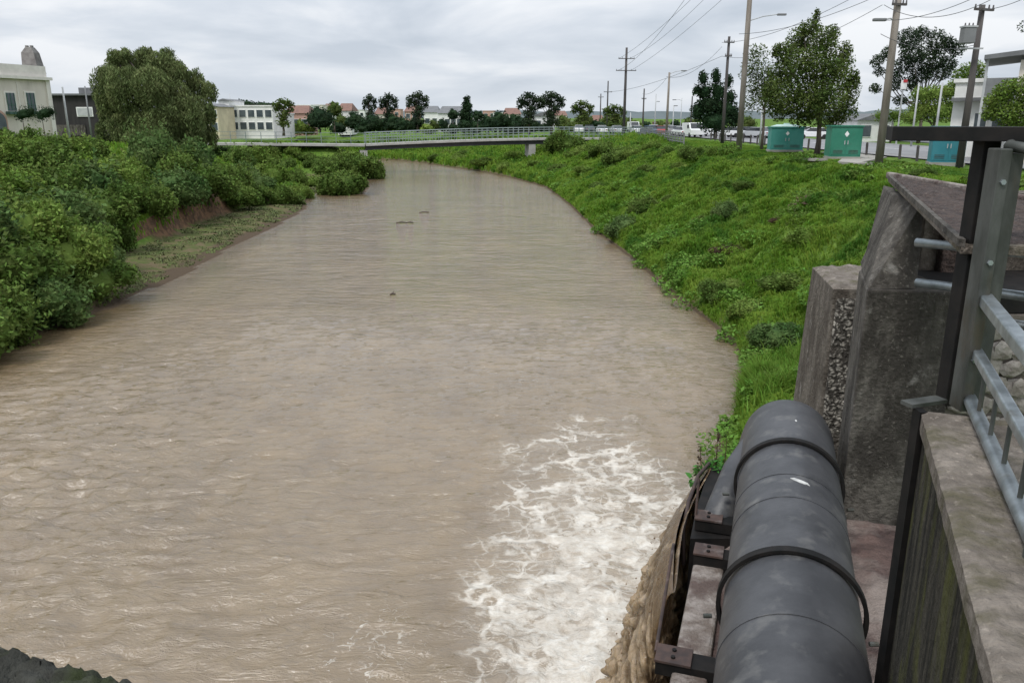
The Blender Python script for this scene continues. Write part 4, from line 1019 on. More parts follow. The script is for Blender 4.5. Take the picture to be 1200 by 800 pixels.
# reddish debris heap on the grass
dp = onground(938, 246); mb = MB()
for k in range(60):
    c = (dp[0] + random.gauss(0, .45), dp[1] + random.gauss(0, .5)); z = tz(*c) + .15 + abs(random.gauss(0, .08)); a = random.uniform(0, 3.1)
    mb.bar((c[0] - .18 * math.cos(a), c[1] - .18 * math.sin(a), z), (c[0] + .18 * math.cos(a), c[1] + .18 * math.sin(a), z + random.uniform(-.05, .1)), .05, .03)
tag(mb.build('debris', mat('reddish_debris', (.17, .09, .08), (.10, .06, .05), scale=6, island=.4)), 'reddish heap of dead stalks on the green slope', 'debris', kind='stuff')
# weeds by the culvert
wd_ = empty('weed', (1.95, 6.95, H - 3.2), 'small bright weed with upright stalks above the culvert mouth', 'plant')
vs = [leaves(blob((-.03, .05, -.12), (.22, .20, .22), 700, .9), .07)]
link('foliage', leafmesh('foliage', vs), leafm('weed_leaf', (.05, .17, .03), (.09, .24, .05)), wd_)
mb = MB()
for dx, h_ in ((-.14, .34), (-.02, .52), (.05, .42), (.1, .3)):
    mb.tube([(1.95 + dx, 6.98, H - 3.4), (1.95 + dx * 1.3, 7.0, H - 3.3 + h_)], [.008, .003], 5)
mb.build('stalk', M['dead'], wd_); vs = [leaves(np.stack([-.14 * 1.3 + rng.normal(0, .012, 40), .05 + rng.normal(0, .012, 40), rng.uniform(-.1, .26, 40)], 1), .035), leaves(np.stack([-.02 + rng.normal(0, .014, 60), .05 + rng.normal(0, .012, 60), rng.uniform(-.1, .42, 60)], 1), .035)]
link('seed_head', leafmesh('seed_head', vs), M['dead'], wd_)

# ------------------------------------------------------------------ road, bollards, pavement
def strip(name, x0, x1, y0, y1, z, m):
    mb = MB(); n = 30
    for i in range(n + 1):
        y = y0 + (y1 - y0) * (i / n) ** 1.6; mb.v += [(x0 + 0 * y, y, z), (x1, y, z)]
    mb.f = [(2 * i, 2 * i + 1, 2 * i + 3, 2 * i + 2) for i in range(n)]; return tag(mb.build(name, m), kind='structure')
ZT = TOPZ + .05
strip('road', 27.2, 41, -40, 700, ZT + .03, M['road']); strip('road_verge', 26.9, 27.2, -40, 700, ZT + .12, M['pave'])
strip('far_road', 47, 62, -40, 700, ZT + .03, M['road'])
for i in range(26): tag(MB().box((34.1, 20 + i * 9, ZT + .037), (.15, 3, .004)).build('lane_marking', M['paint']), kind='structure')
tag(MB().prism([(20.5, 49), (22.6, 52), (26, 57), (26.6, 66), (24.8, 66), (23.5, 58), (20.0, 50.4)], TOPZ - .1, TOPZ + .10).build('path', M['pave']), kind='structure')
bol = proto('bollard', 'short dark bollard nearest the teal cabinet', 'bollard', 'dark bollards lining the road')
MB().tube([(0, 0, -.2), (0, 0, .86)], .085, 10).build('post', M['poledark'], bol); MB().tube([(0, 0, .86), (0, 0, .95)], [.095, .05], 10).build('cap', M['poledark'], bol)
for i in range(30):
    o = bol if i == 0 else copy_tree(bol); y = 39 + i * 2.35; x = 26.0 + .3 * math.sin(i * .4) + random.uniform(-.05, .05); o.location = (x, y, ZT); o.rotation_euler = (random.uniform(-.04, .04), random.uniform(-.05, .05), 0)
    o['label'] = 'short dark bollard in the row between the grass and the road'
# grey barrier between the footbridge and the road
gb = empty('road_barrier', (17, 100, TOPZ), 'long grey barred road barrier running from the footbridge along the crest', 'barrier')
pA, pB = Vector((18.3, 88, TOPZ)), Vector((21.3, 138, TOPZ)); nb_ = 22
for i in range(nb_ + 1):
    p = pA.lerp(pB, i / nb_); MB().box((p.x, p.y, TOPZ + .55), (.12, .12, 1.3)).build('post', M['wallgrey'], gb)
for z in (.25, .5, .75, 1.0, 1.18): MB().bar((pA.x, pA.y, TOPZ + z), (pB.x, pB.y, TOPZ + z), .08, .10).build('rail', M['wallgrey'], gb)

# cabinets
def cabinet(px, py, Y, wd, dp_, ht, m, roof, rz, lab):
    b = at(px, py, Y); z = ZT; t = empty('utility_cabinet', (b[0], b[1], z), lab, 'utility cabinet', None); x, y = b[0], b[1]
    def loc(u, v, zz): return (x + u * math.cos(rz) - v * math.sin(rz), y + u * math.sin(rz) + v * math.cos(rz), zz)
    MB().box((x, y, z + .05), (wd + .12, dp_ + .12, .22), rz).build('plinth', M['pave'], t)
    MB().box((x, y, z + .14 + ht / 2), (wd, dp_, ht), rz).build('housing', m, t, bevel=.02)
    MB().box((x, y, z + .14 + ht + .04), (wd + .14, dp_ + .14, .08), rz).build('roof_edge', m, t)
    if roof:
        MB().box((x, y, z + .22 + ht + .10), (wd * .9, dp_ * .9, .16), rz, taper=.6).build('roof', M['boxtop'], t)
        MB().tube([(x, y, z + ht + .3), (x, y, z + ht + .5)], [.3, .22], 12).build('vent', M['boxtop'], t)
    for sgn in (-1, 1):
        c = loc(sgn * wd * .25, -dp_ / 2 - .012, z + .14 + ht * .5); d = MB().box(c, (wd * .46, .02, ht * .86), rz).build('door', m, t, bevel=.008)
        for lv in range(3): MB().box(loc(sgn * wd * .25, -dp_ / 2 - .03, z + .14 + ht * (.13 + lv * .045)), (wd * .3, .015, .03), rz).build('vent_slat', M['galvold'], d)
        c2 = loc(sgn * wd * .05, -dp_ / 2 - .035, z + .14 + ht * .48); MB().box(c2, (.05, .04, .25), rz).build('handle', M['polewhite'], d)
    c = loc(-wd * .04, -dp_ / 2 - .028, z + .14 + ht * .74); MB().hexa([loc(-.16, -dp_ / 2 - .03, z + ht * .83), loc(-.01, -dp_ / 2 - .03, z + ht * .73), loc(.14, -dp_ / 2 - .03, z + ht * .83), loc(-.01, -dp_ / 2 - .03, z + ht * .93)], [loc(-.16, -dp_ / 2 - .024, z + ht * .83), loc(-.01, -dp_ / 2 - .024, z + ht * .73), loc(.14, -dp_ / 2 - .024, z + ht * .83), loc(-.01, -dp_ / 2 - .024, z + ht * .93)]).build('warning_label', M['sign'], t)
    return t
cabinet(919, 178, 68, 2.55, 1.7, 1.75, M['boxt'], True, R(-8), 'turquoise utility cabinet with a pale domed roof left of the tree trunk')
cabinet(986, 186, 55.5, 1.95, 1.9, 1.95, M['boxg'], False, R(-10), 'dark green utility cabinet right of the tree trunk')
cabinet(1107, 193, 48, 1.75, 1.5, 1.95, M['boxb'], False, R(-20), 'teal utility cabinet half hidden under the black beam')
# drift sticks floating in midstream
for (px, py, ln_, lab) in ((470, 261, .8, 'dark drift stick floating in midstream, nearer the bushy bank'), (480, 261, .6, 'second dark drift stick just beside the first one'), (497, 249, .9, 'dark drift stick floating farther upstream'), (460, 345, .25, 'small dark twig floating in the middle of the river')):
    p = flat(px, py, 0); st_ = empty('drift_stick', p, lab, 'stick', None); MB().tube([(p[0] - ln_ / 2, p[1], .0), (p[0], p[1] + .08, .05), (p[0] + ln_ / 2, p[1], .02)], [.03, .06, .04], 6).build('branch', M['bark'], st_, True)
    MB().tube([(p[0], p[1] + .05, .03), (p[0] + ln_ * .2, p[1] + .3, .16)], [.03, .012], 5).build('twig', M['bark'], st_, True)
# small manhole slabs in the grass
for (px, py, lab) in ((952, 187, 'flat concrete manhole slab in the grass before the tree'), (1003, 192, 'concrete apron slab in front of the green cabinet')):
    p = flat(px, py, TOPZ + .1); tag(MB().box((p[0], p[1], TOPZ + .12), (1.1, 1.6, .16), .3).build('manhole_slab', M['pave']), lab, 'slab')

# ------------------------------------------------------------------ footbridge
fb0, fb1 = at(428, 168, 127), at(750, 161, 139); zd0, zd1 = at(430, 168.5, 127)[2], at(745, 161.5, 139)[2]
F0, F1 = Vector((fb0[0], fb0[1], zd0)), Vector((fb1[0] + 1.5, fb1[1], zd1)); fd = (F1 - F0); fn = Vector((-fd.y, fd.x, 0)).normalized()
fbr = empty('footbridge', tuple(F0), 'long low concrete footbridge with grey green railings across the river', 'footbridge')
def arc(t): return F0 + fd * t + Vector((0, 0, .35 * math.sin(PI * t)))
mb = MB(); mb2 = MB(); rings = []; rings2 = []
for i in range(25):
    p = arc(i / 24)
    rings.append([tuple(p - fn * 1.5 + Vector((0, 0, -.32))), tuple(p + fn * 1.5 + Vector((0, 0, -.32))), tuple(p + fn * 1.5), tuple(p - fn * 1.5)])
    rings2.append([tuple(p - fn * 1.0 + Vector((0, 0, -.95))), tuple(p + fn * 1.0 + Vector((0, 0, -.95))), tuple(p + fn * 1.0 + Vector((0, 0, -.322))), tuple(p - fn * 1.0 + Vector((0, 0, -.322)))])
mb.quadstrip(rings).build('deck', M['bridgec'], fbr); mb2.quadstrip(rings2).build('girder', M['bridged'], fbr)
for sd_ in (-1.42, 1.42):
    for hh in (.5, .9, 1.3, 1.65):
        MB().tube([tuple(arc(i / 24) + fn * sd_ + Vector((0, 0, hh))) for i in range(25)], 0.05 if hh > 1.4 else .03, 5).build('rail', M['railgreen'], fbr)
    for i in range(56):
        p = arc(i / 55) + fn * sd_; MB().box((p.x, p.y, p.z + .82), (.07, .07, 1.64)).build('baluster', M['railgreen'], fbr)
for t_ in (-.008, .56, .82, 1.0):
    p = arc(t_); MB().box((p.x, p.y, (p.z - .95) / 2 - .3), (1.1, 2.4, p.z - .95 + .6), math.atan2(fd.y, fd.x)).build('pier', M['bridgec'], fbr)
# approach ramp on the houses' side
ar = empty('bridge_ramp', (F0.x - 8, F0.y, TOPZ - .5), 'grey railed ramp leading from the bushy bank to the footbridge', 'ramp')
ra, rb_ = F0 + Vector((-26, -4, .35)), F0 + Vector((-.05, 0, 0))
MB().bar(tuple(ra + Vector((0, 0, -.2))), tuple(rb_ + Vector((0, 0, -.2))), 3, .35).build('ramp_slab', M['bridgec'], ar)
for hh in (.5, 1.05, 1.6): MB().bar(tuple(ra - fn * 1.4 + Vector((0, 0, hh))), tuple(rb_ - fn * 1.4 + Vector((0, 0, hh))), .05, .06).build('rail', M['railgreen'], ar)
for i in range(13):
    p = ra.lerp(rb_, i / 12) - fn * 1.4; MB().box((p.x, p.y, p.z + .8), (.08, .08, 1.6)).build('baluster', M['railgreen'], ar)

# ------------------------------------------------------------------ trees
def gy(Y): return TOPZ
def B_(px, py, Y, z=None):
    p = at(px, py, Y); return (p[0], Y, TOPZ if z is None else z)
def m_(pxs, Y): return pxs * Y * CP / F * 1.03      # pixels -> metres at distance Y
def clset(base, Y, L, ks=1.0):
    """clump list from (px, py, rx_px, rz_px, dy) seen at distance Y"""
    o = []
    for px, py, rx, rz, dy in L:
        p = at(px, py, Y + dy); o.append((p[0] - base[0], dy, p[2] - base[2], m_(rx * ks, Y), m_(rx * ks, Y) * .9, m_(rz * ks, Y)))
    return o
# willow on the bushy bank
Y = 80; b = (at(196, 180, Y)[0], Y, 4.6)
L = [(140, 82, 20, 20, 1), (160, 74, 20, 18, 0), (182, 72, 20, 16, -1), (206, 84, 20, 20, 0), (226, 102, 18, 22, 1), (238, 128, 16, 28, 0), (132, 108, 18, 30, 0), (124, 134, 10, 22, 1),
     (150, 108, 24, 30, -2), (178, 100, 26, 30, -3), (205, 116, 24, 30, -2), (222, 140, 22, 32, -2), (195, 140, 26, 34, -3), (165, 140, 24, 32, -2), (142, 150, 20, 26, -1), (180, 165, 30, 22, -2), (214, 166, 26, 22, -2), (158, 165, 16, 16, 0), (240, 150, 12, 22, 0), (190, 90, 24, 24, 2)]
L += [(122, 88, 10, 16, 0), (171, 64, 12, 10, 0), (196, 66, 12, 10, 0), (220, 84, 12, 14, 0), (240, 108, 10, 14, 0), (248, 134, 9, 20, 0), (150, 66, 10, 12, 0), (135, 70, 12, 14, 0), (236, 164, 14, 16, 0), (248, 160, 9, 18, 0), (224, 176, 14, 12, -1), (120, 152, 8, 14, 0), (128, 166, 12, 12, 0)]
tree('willow_tree', b, 11, [(c[0] + random.uniform(-.25, .25), c[1] + random.uniform(-1.2, .6), c[2] + random.uniform(-.25, .25)) + tuple(v * k_ for v, k_ in zip(c[3:], [random.uniform(.75, 1.15)] * 3)) for c in clset(b, Y, L, .80)], M['willow'], 2600, .36, 'huge drooping willow tree on the bushy bank beside the dark house', trunk_r=.45, droop=1.0, fill=.40, aspect=.24, core=.5)
# big tree by the cabinets
Y = 63; b = B_(957, 180, Y)
L = [(957, 18, 5, 8, 0), (941, 36, 8, 10, 0), (976, 40, 9, 12, 0), (910, 60, 8, 9, 0), (992, 60, 8, 12, 0), (1001, 92, 8, 12, 0), (953, 32, 10, 14, 0), (938, 50, 20, 20, 1), (965, 52, 20, 22, -1), (920, 66, 16, 18, 0), (985, 74, 16, 22, 0), (944, 78, 30, 24, -2), (972, 88, 24, 24, -2), (918, 90, 20, 20, 1), (905, 108, 16, 20, 0), (995, 104, 14, 22, 0), (930, 112, 28, 22, -2), (962, 116, 30, 22, -3), (988, 128, 20, 18, 0), (915, 128, 18, 16, 0), (945, 135, 24, 16, -1), (974, 140, 18, 12, 0)]
tree('broadleaf_tree', b, 9.5, clset(b, Y, L, .88), M['broad'], 2300, .21, 'big leafy tree standing between the turquoise and green cabinets', trunk_r=.24, fill=.8, split=.2)
Y = 74; b = B_(893, 165, Y)
L = [(886, 64, 14, 12, 0), (880, 84, 14, 16, 0), (896, 90, 16, 20, 0), (884, 108, 12, 16, 1), (900, 118, 16, 18, 0), (878, 124, 9, 9, 0), (905, 100, 12, 20, 0)]
tree('airy_tree', b, 9, clset(b, Y, L), M['broad'], 1100, .20, 'thin airy tree behind the tall timber pole', trunk_r=.14, fill=.8)
# forked cactus-like conifer
Y = 112; b = B_(838, 158, Y)
L = [(824, 92, 6, 9, 0), (839, 90, 6, 10, 0), (854, 96, 5, 9, 0), (817, 106, 6, 7, 0), (826, 108, 8, 10, 0), (841, 108, 10, 12, 0), (855, 114, 8, 9, 0), (832, 124, 16, 12, 0), (850, 128, 14, 12, 0), (818, 130, 9, 12, 0), (838, 142, 22, 14, 0), (860, 138, 8, 12, 0)]
tree('forked_tree', b, 8, clset(b, Y, L), M['conifer'], 800, .32, 'dark tree with knobbly upright forks behind a leaning pole', trunk_r=.25, fill=.4, core=.7)
# gum tree to the right
Y = 92; b = B_(1078, 150, Y)
L = [(1064, 46, 13, 12, 0), (1080, 40, 10, 9, 1), (1098, 50, 13, 14, 0), (1112, 52, 8, 9, 0), (1070, 62, 14, 12, -1), (1090, 70, 16, 12, 0), (1060, 76, 12, 10, 0), (1121, 58, 9, 9, 0), (1100, 84, 18, 10, 0), (1078, 88, 14, 10, 0), (1028, 72, 8, 7, 0), (1040, 62, 7, 8, 0), (1030, 84, 7, 5, 0), (1048, 88, 9, 6, 0), (1026, 104, 7, 6, 0), (1050, 100, 7, 6, 0), (1064, 98, 12, 8, 0), (1112, 74, 10, 8, 0), (1055, 118, 8, 6, 0)]
tree('gum_tree', b, 10, clset(b, Y, L), M['eucal'], 1700, .25, 'tall dark gum tree with clustered foliage behind the grey roadside pole', trunk_r=.22, fill=.6, split=.3)
Y = 84; b = B_(1094, 150, Y)
L = [(1080, 112, 14, 10, 0), (1096, 110, 16, 10, 0), (1112, 108, 14, 9, 0), (1082, 128, 16, 12, 0), (1100, 130, 18, 14, 0), (1070, 136, 14, 10, 0), (1114, 128, 10, 14, 0)]
tree('hedge_tree', b, 4.5, clset(b, Y, L), M['bush2'], 1600, .22, 'mid green bushy tree below the gum tree', trunk_r=.15, core=.6)
Y = 96; b = B_(1045, 150, Y)
tree('hedge_tree', b, 3, clset(b, Y, [(1034, 136, 12, 7, 0), (1050, 135, 12, 8, 0), (1066, 138, 10, 6, 0)]), M['bush2'], 900, .24, 'low green tree beside the small gabled house', trunk_r=.12, core=.6)
Y = 70; b = B_(1140, 150, Y)
L = [(1130, 86, 12, 10, 0), (1144, 80, 10, 9, 0), (1122, 98, 10, 7, 0), (1138, 96, 12, 7, 0), (1150, 90, 6, 8, 0)]
tree('round_tree', b, 6, clset(b, Y, L), M['bush2'], 2600, .2, 'green rounded tree behind the transformer pole', trunk_r=.12, fill=.7)
Y = 42; b = B_(1190, 150, Y)
L = [(1166, 118, 12, 10, 0), (1180, 106, 14, 12, 0), (1196, 104, 14, 14, 0), (1160, 132, 10, 10, 0), (1178, 130, 18, 14, 0), (1200, 130, 18, 16, 0), (1190, 146, 18, 10, 0), (1216, 116, 16, 18, 0)]
tree('garden_tree', b, 4.2, clset(b, Y, L), M['bush2'], 5200, .15, 'bright green garden tree in front of the white house', trunk_r=.12, fill=.7)
Y = 60; b = B_(1215, 150, Y)
tree('garden_tree', b, 9, clset(b, Y, [(1203, 31, 9, 7, 0), (1222, 26, 12, 10, 0), (1225, 50, 12, 14, 0)]), M['eucal'], 700, .2, 'tree whose tip enters the frame edge above the white house', trunk_r=.12)
# far row beyond the footbridge
def puff(px, top, Y, w_, lab, kind='eucal', base=152, grp='round headed trees beyond the footbridge'):
    b = B_(px, base, Y); h = base - top
    L = [(px, top + h * .16, w_ * .32, h * .12, 0), (px - w_ * .32, top + h * .28, w_ * .22, h * .12, 0), (px + w_ * .32, top + h * .26, w_ * .24, h * .12, 0), (px - w_ * .1, top + h * .34, w_ * .26, h * .11, .5), (px + w_ * .15, top + h * .45, w_ * .24, h * .1, 0), (px - w_ * .38, top + h * .42, w_ * .13, h * .07, 0), (px + w_ * .42, top + h * .4, w_ * .12, h * .07, 0), (px - .0, top + h * .6, w_ * .3, h * .12, 0), (px, top + h * .8, w_ * .35, h * .14, 0)]
    return tree('round_headed_tree', b, (h) * Y / F, clset(b, Y, L), M[kind], 330, .5, lab, grp, trunk_r=.25, core=.5, split=.25)
puff(433, 108, 190, 16, 'slim round headed tree at the start of the distant row'); puff(455, 107, 190, 22, 'second round headed tree of the distant row'); puff(489, 105, 185, 26, 'broad round headed tree standing apart in the distant row')
puff(620, 106, 165, 28, 'round headed tree with a forked crown above the white gable'); puff(646, 105, 165, 30, 'wider round headed tree next to the forked one')
puff(682, 116, 170, 26, 'lighter round headed tree near the start of the car park', 'broad'); puff(720, 121, 160, 26, 'light green round headed tree beside the double armed pole', 'broad')
puff(332, 113, 150, 24, 'tree standing in front of the long white terrace', 'broad')
Y = 200; b = B_(547, 150, Y); tree('conifer_tree', b, 8, clset(b, Y, [(547, 118, 4, 6, 0), (547, 126, 7, 7, 0), (546, 136, 9, 9, 0), (548, 146, 11, 8, 0)]), M['conifer'], 500, .5, 'narrow dark conifer in the distant row', trunk_r=.2, core=.7)
FB = [(375, 137, 17, 14, 'conifer', 'dense dark round tree at the footbridge end'), (392, 126, 9, 9, 'broad', 'tree poking up behind the dark round one'), (400, 141, 10, 9, 'broad', 'green tree next to the dark round one'), (416, 140, 12, 11, 'conifer', 'dark tree under the slim round headed one'),
 (438, 142, 14, 10, 'conifer', 'dark tree low in the distant row'), (462, 142, 14, 10, 'conifer', 'dark spreading tree in the distant row'), (488, 145, 12, 7, 'conifer', 'low dark tree under the broad round headed one'),
 (508, 146, 7, 7, 'broad', 'small tree in front of the white cottage'), (519, 145, 7, 7, 'conifer', 'small dark tree by the white cottage'), (545, 146, 9, 7, 'conifer', 'dark bushy tree around the narrow conifer foot'),
 (572, 143, 12, 10, 'conifer', 'dark tree left of the middle of the footbridge'), (586, 140, 14, 12, 'conifer', 'largest dark tree behind the footbridge middle'), (604, 142, 12, 10, 'conifer', 'dark tree under the forked crown'), (627, 147, 12, 6, 'conifer', 'low dark tree at the gabled house'), (660, 142, 10, 9, 'broad', 'mid green tree right of the gabled house'),
 (684, 140, 13, 9, 'broad', 'leafy tree above the parked cars'), (716, 140, 14, 9, 'broad', 'leafy tree at the double armed pole'), (735, 143, 10, 7, 'broad', 'tree behind the parked silver cars'), (758, 146, 7, 5, 'conifer', 'little dark tree along the far car park'), (792, 146, 9, 6, 'conifer', 'dark tree behind parked white cars'), (808, 143, 9, 7, 'broad', 'tree left of the forked tree'),
 (872, 142, 14, 9, 'broad', 'green tree between the forked tree and the tall pole'), (285, 122, 20, 6, 'conifer', 'dark trees on the roof line behind the white terrace'), (340, 150, 12, 7, 'broad', 'tree beside the white terrace end'), (352, 147, 8, 8, 'bush2', 'light tree beside the dark round one'),
 (428, 146, 12, 8, 'conifer', 'low dark tree at the foot of the slim round headed one'), (450, 146, 13, 8, 'conifer', 'low dark tree under the second round headed one'), (474, 145, 12, 8, 'conifer', 'low dark tree before the pinkish distant house'), (500, 149, 9, 5, 'bush2', 'low green tree left of the white cottage'),
 (531, 149, 8, 5, 'conifer', 'low dark hedge tree before the long cottage'), (558, 147, 10, 7, 'conifer', 'low dark tree right of the narrow conifer foot'), (597, 146, 14, 8, 'conifer', 'low dark tree in the densest part of the row'), (614, 146, 12, 8, 'broad', 'low green tree left of the gabled house'), (640, 149, 9, 5, 'conifer', 'low dark tree before the gabled house'), (672, 147, 10, 6, 'broad', 'low green tree between the gabled house and the shop'),
 (310, 123, 18, 4, 'conifer', 'dark tree band above the end of the white terrace'), (700, 146, 10, 6, 'conifer', 'low dark tree in the far car park'), (746, 147, 9, 6, 'broad', 'low green tree beyond the double armed pole'), (775, 146, 9, 6, 'broad', 'low green tree behind the timber lamp pole'), (396, 148, 10, 6, 'conifer', 'low dark tree beside the dense round one'), (362, 150, 9, 5, 'bush2', 'low pale tree left of the dense round one'),
 (531, 132, 7, 5, 'conifer', 'distant dark tree on the hill side'), (560, 133, 8, 4, 'conifer', 'distant flat topped tree')]
for px, py, rx, rz, k, lab in FB:
    Y = 175 + (px * 7 % 23); b = B_(px, 152, Y)
    tree('distant_tree', b, (152 - py) * Y / F * 1.0, clset(b, Y, [(px, py, rx * .8, rz * .8, 0), (px - rx * .5, py + 3, rx * .55, rz * .7, 1), (px + rx * .5, py + 2, rx * .55, rz * .7, -1), (px, py + 5, rx, rz * .8, 0), (px - rx * .2, py - rz * .4, rx * .4, rz * .5, 0)]), M[k], 130, .55, lab, 'distant trees beyond the footbridge', trunk_r=.2, core=.75, limbs=False)

# ------------------------------------------------------------------ buildings
def building(x, y, z, wd, dp_, ht, rz, wall, lab, roof='flat', roofm='greyroof', wins=(), trim=None, name='house', over=.3, door=None):
    t = empty(name, (x, y, z), lab, 'house', None, 0)
    ca, sa = math.cos(rz), math.sin(rz)
    def lo(u, v, zz): return (x + u * ca - v * sa, y + u * sa + v * ca, z + zz)
    MB().box(lo(0, 0, ht / 2 - .5), (wd, dp_, ht + 1), rz).build('wall', M[wall], t)
    if roof == 'flat':
        MB().box(lo(0, 0, ht + .12), (wd + over, dp_ + over, .25), rz).build('cornice', M[trim or wall], t)
    elif roof == 'gable':
        rh = wd * .18; a = wd / 2 + over; d = dp_ / 2 + over
        MB().hexa([lo(-a, -d, ht - .02), lo(a, -d, ht - .02), lo(a, d, ht - .02), lo(-a, d, ht - .02)], [lo(-.05, -d, ht + rh), lo(.05, -d, ht + rh), lo(.05, d, ht + rh), lo(-.05, d, ht + rh)]).build('roof', M[roofm], t)
    elif roof == 'hip':
        rh = dp_ * .2; a = wd / 2 + over; d = dp_ / 2 + over
        MB().hexa([lo(-a, -d, ht + .01), lo(a, -d, ht + .01), lo(a, d, ht + .01), lo(-a, d, ht + .01)], [lo(-a * .7, -.05, ht + rh), lo(a * .7, -.05, ht + rh), lo(a * .7, .05, ht + rh), lo(-a * .7, .05, ht + rh)]).build('roof', M[roofm], t)
    for (u, zz, ww, wh) in wins:
        f = MB().box(lo(u, -dp_ / 2 - .03, zz), (ww + .16, .10, wh + .16), rz).build('window', M[trim or 'white'], t)
        MB().box(lo(u, -dp_ / 2 - .075, zz), (ww, .05, wh), rz).build('pane', M['glass'], f)
    return t, lo
# pale two storey building with the stone tower
Y = 92
c0, c1 = at(-130, 160, Y - 14), at(64, 160, Y + 4); rz = math.atan2(c1[1] - c0[1], c1[0] - c0[0]); wd = math.hypot(c1[0] - c0[0], c1[1] - c0[1])
zt0 = at(64, 90, Y + 4)[2]; hh = zt0 - TOPZ + .7; mx_, my_ = (c0[0] + c1[0]) / 2 - math.sin(rz) * 6, (c0[1] + c1[1]) / 2 + math.cos(rz) * 6
t, lo = building(mx_, my_, TOPZ, wd, 12, hh - .9, rz, 'cream', 'pale plastered two storey building with green window frames and grey stone tower', 'none')
def wu(px):  # facade coordinate under a pixel column
    r_ = (px - 600) / F / (CP + .22 * SP); a = Vector(c0[:2]); d = Vector((math.cos(rz), math.sin(rz))); k = (a.x - r_ * a.y) / (r_ * d.y - d.x); return k - wd / 2
MB().box(lo(0, -.0, hh - .25), (wd + .1, 12.1, 1.3), rz).build('parapet', M['creamtrim'], t)
MB().box(lo(0, 0, hh - .95), (wd + .9, 12.9, .32), rz).build('cornice', M['creamtrim'], t)
MB().box(lo(wd / 2 + .01, -6.0, hh / 2 - .6), (.55, .35, hh - 1), rz).build('corner_pilaster', M['creamtrim'], t)
def facade_z(py, px):
    u = wu(px); p = lo(u, -6, 0); return at(px, py, p[1])[2] - TOPZ
for px in (24, 47, -30, -62):
    u = wu(px); za, zb_ = facade_z(109, px), facade_z(130, px); wv = .95
    f = MB().box(lo(u, -6.02, (za + zb_) / 2), (wv + .5, .12, za - zb_ + .35), rz).build('window', M['creamtrim'], t)
    MB().box(lo(u, -6.09, (za + zb_) / 2), (wv, .06, za - zb_), rz).build('pane', M['glass'], f)
    for s in (-1, 0, 1): MB().box(lo(u + s * wv / 2, -6.13, (za + zb_) / 2), (.10, .05, za - zb_), rz).build('mullion', M['greenshut'], f)
    MB().box(lo(u, -6.13, zb_ + (za - zb_) * .33), (wv, .05, .1), rz).build('transom', M['greenshut'], f)
    MB().box(lo(u, -6.35, zb_ - .22), (wv + .7, .6, .3), rz).build('planter', M['greenshut'], f)
# arched opening at the frame edge
u = wu(4); mb = MB(); arcp = [(-1.1, 0)] + [(-1.1 * math.cos(a), 2.4 + 1.0 * math.sin(a)) for a in np.linspace(0, PI, 12)] + [(1.1, 0)]
f = mb.quadstrip([[lo(u + a * 1.18, -6.03, b * 1.08) for a, b in arcp], [lo(u + a * 1.18, -6.10, b * 1.08) for a, b in arcp]]).build('arch', M['pink'], t)
MB().quadstrip([[lo(u + a, -6.11, b) for a, b in arcp], [lo(u + a, -6.16, b) for a, b in arcp]]).build('pane', M['glass'], f)
MB().box(lo(wu(34), -6.04, hh * .62), (.12, .08, hh * .4), rz).build('drainpipe', M['creamtrim'], t)
tw = at(40, 82, Y + 6); tb, tt_ = at(38, 84, Y + 3)[2], at(38, 57, Y + 3)[2]
mb = MB(); x, y = tw[0], tw[1]; xw = m_(19, Y) / 2
mb.quadstrip([[(x - xw, y - .8, hh + TOPZ - .3), (x + xw, y - .8, hh + TOPZ - .3), (x + xw, y + .8, hh + TOPZ - .3), (x - xw, y + .8, hh + TOPZ - .3)],
              [(x - xw * .95, y - .6, TOPZ + hh + 2.0), (x + xw * .62, y - .6, TOPZ + hh + 2.0), (x + xw * .62, y + .6, TOPZ + hh + 2.0), (x - xw * .95, y + .6, TOPZ + hh + 2.0)],
              [(x - xw * .45, y - .4, TOPZ + hh + 2.6), (x + xw * .25, y - .4, TOPZ + hh + 2.6), (x + xw * .25, y + .4, TOPZ + hh + 2.6), (x - xw * .45, y + .4, TOPZ + hh + 2.6)]])
mb.build('tower', M['stoneblk'], t)
for kx in (-.7, .45): MB().box((x + xw * kx * .5 - .1, y, TOPZ + hh + 2.65), (.22, .4, .3)).build('finial', M['stoneblk'], t)
# topiary trees under the windows
for (px, rr_, lab) in ((30, 12, 'mop headed topiary tree nearer the arch'), (53, 12, 'mop headed topiary tree under the end window')):
    Y2 = 86; b = B_(px, 162, Y2); L = [(px, 133, rr_, 9, 0), (px - 6, 136, 7, 7, 0), (px + 6, 131, 7, 7, 0)]
    tree('topiary_tree', b, 3.2, clset(b, Y2, L), M['conifer'], 900, .16, lab, 'topiary trees by the pale building', trunk_r=.1, core=.6, limbs=False)
# dark boarded house
Y = 118; a = at(66, 160, Y); b = at(118, 160, Y); zt_ = at(80, 112, Y)[2] - TOPZ
t, lo = building((a[0] + b[0]) / 2, Y + 4, TOPZ, b[0] - a[0], 8, zt_, R(0), 'darkwall', 'dark boarded house with flat grey roof beside the pale building', 'flat', trim='greyroof', over=.9)
f = MB().box(lo(1.4, -4.05, zt_ * .62), (2.3, .12, 1.3)).build('window', M['white'], t); MB().box(lo(1.4, -4.13, zt_ * .62), (2.0, .05, 1.0)).build('pane', M['polewhite'], f)
MB().box(lo(.5, 0, zt_ + .7), (2.2, 2.2, .9)).build('roof_box', M['greyroof'], t)
MB().box(lo(-1.5, -4.1, 1.1), (5.4, .14, 1.5)).build('veranda', M['conc'], t)
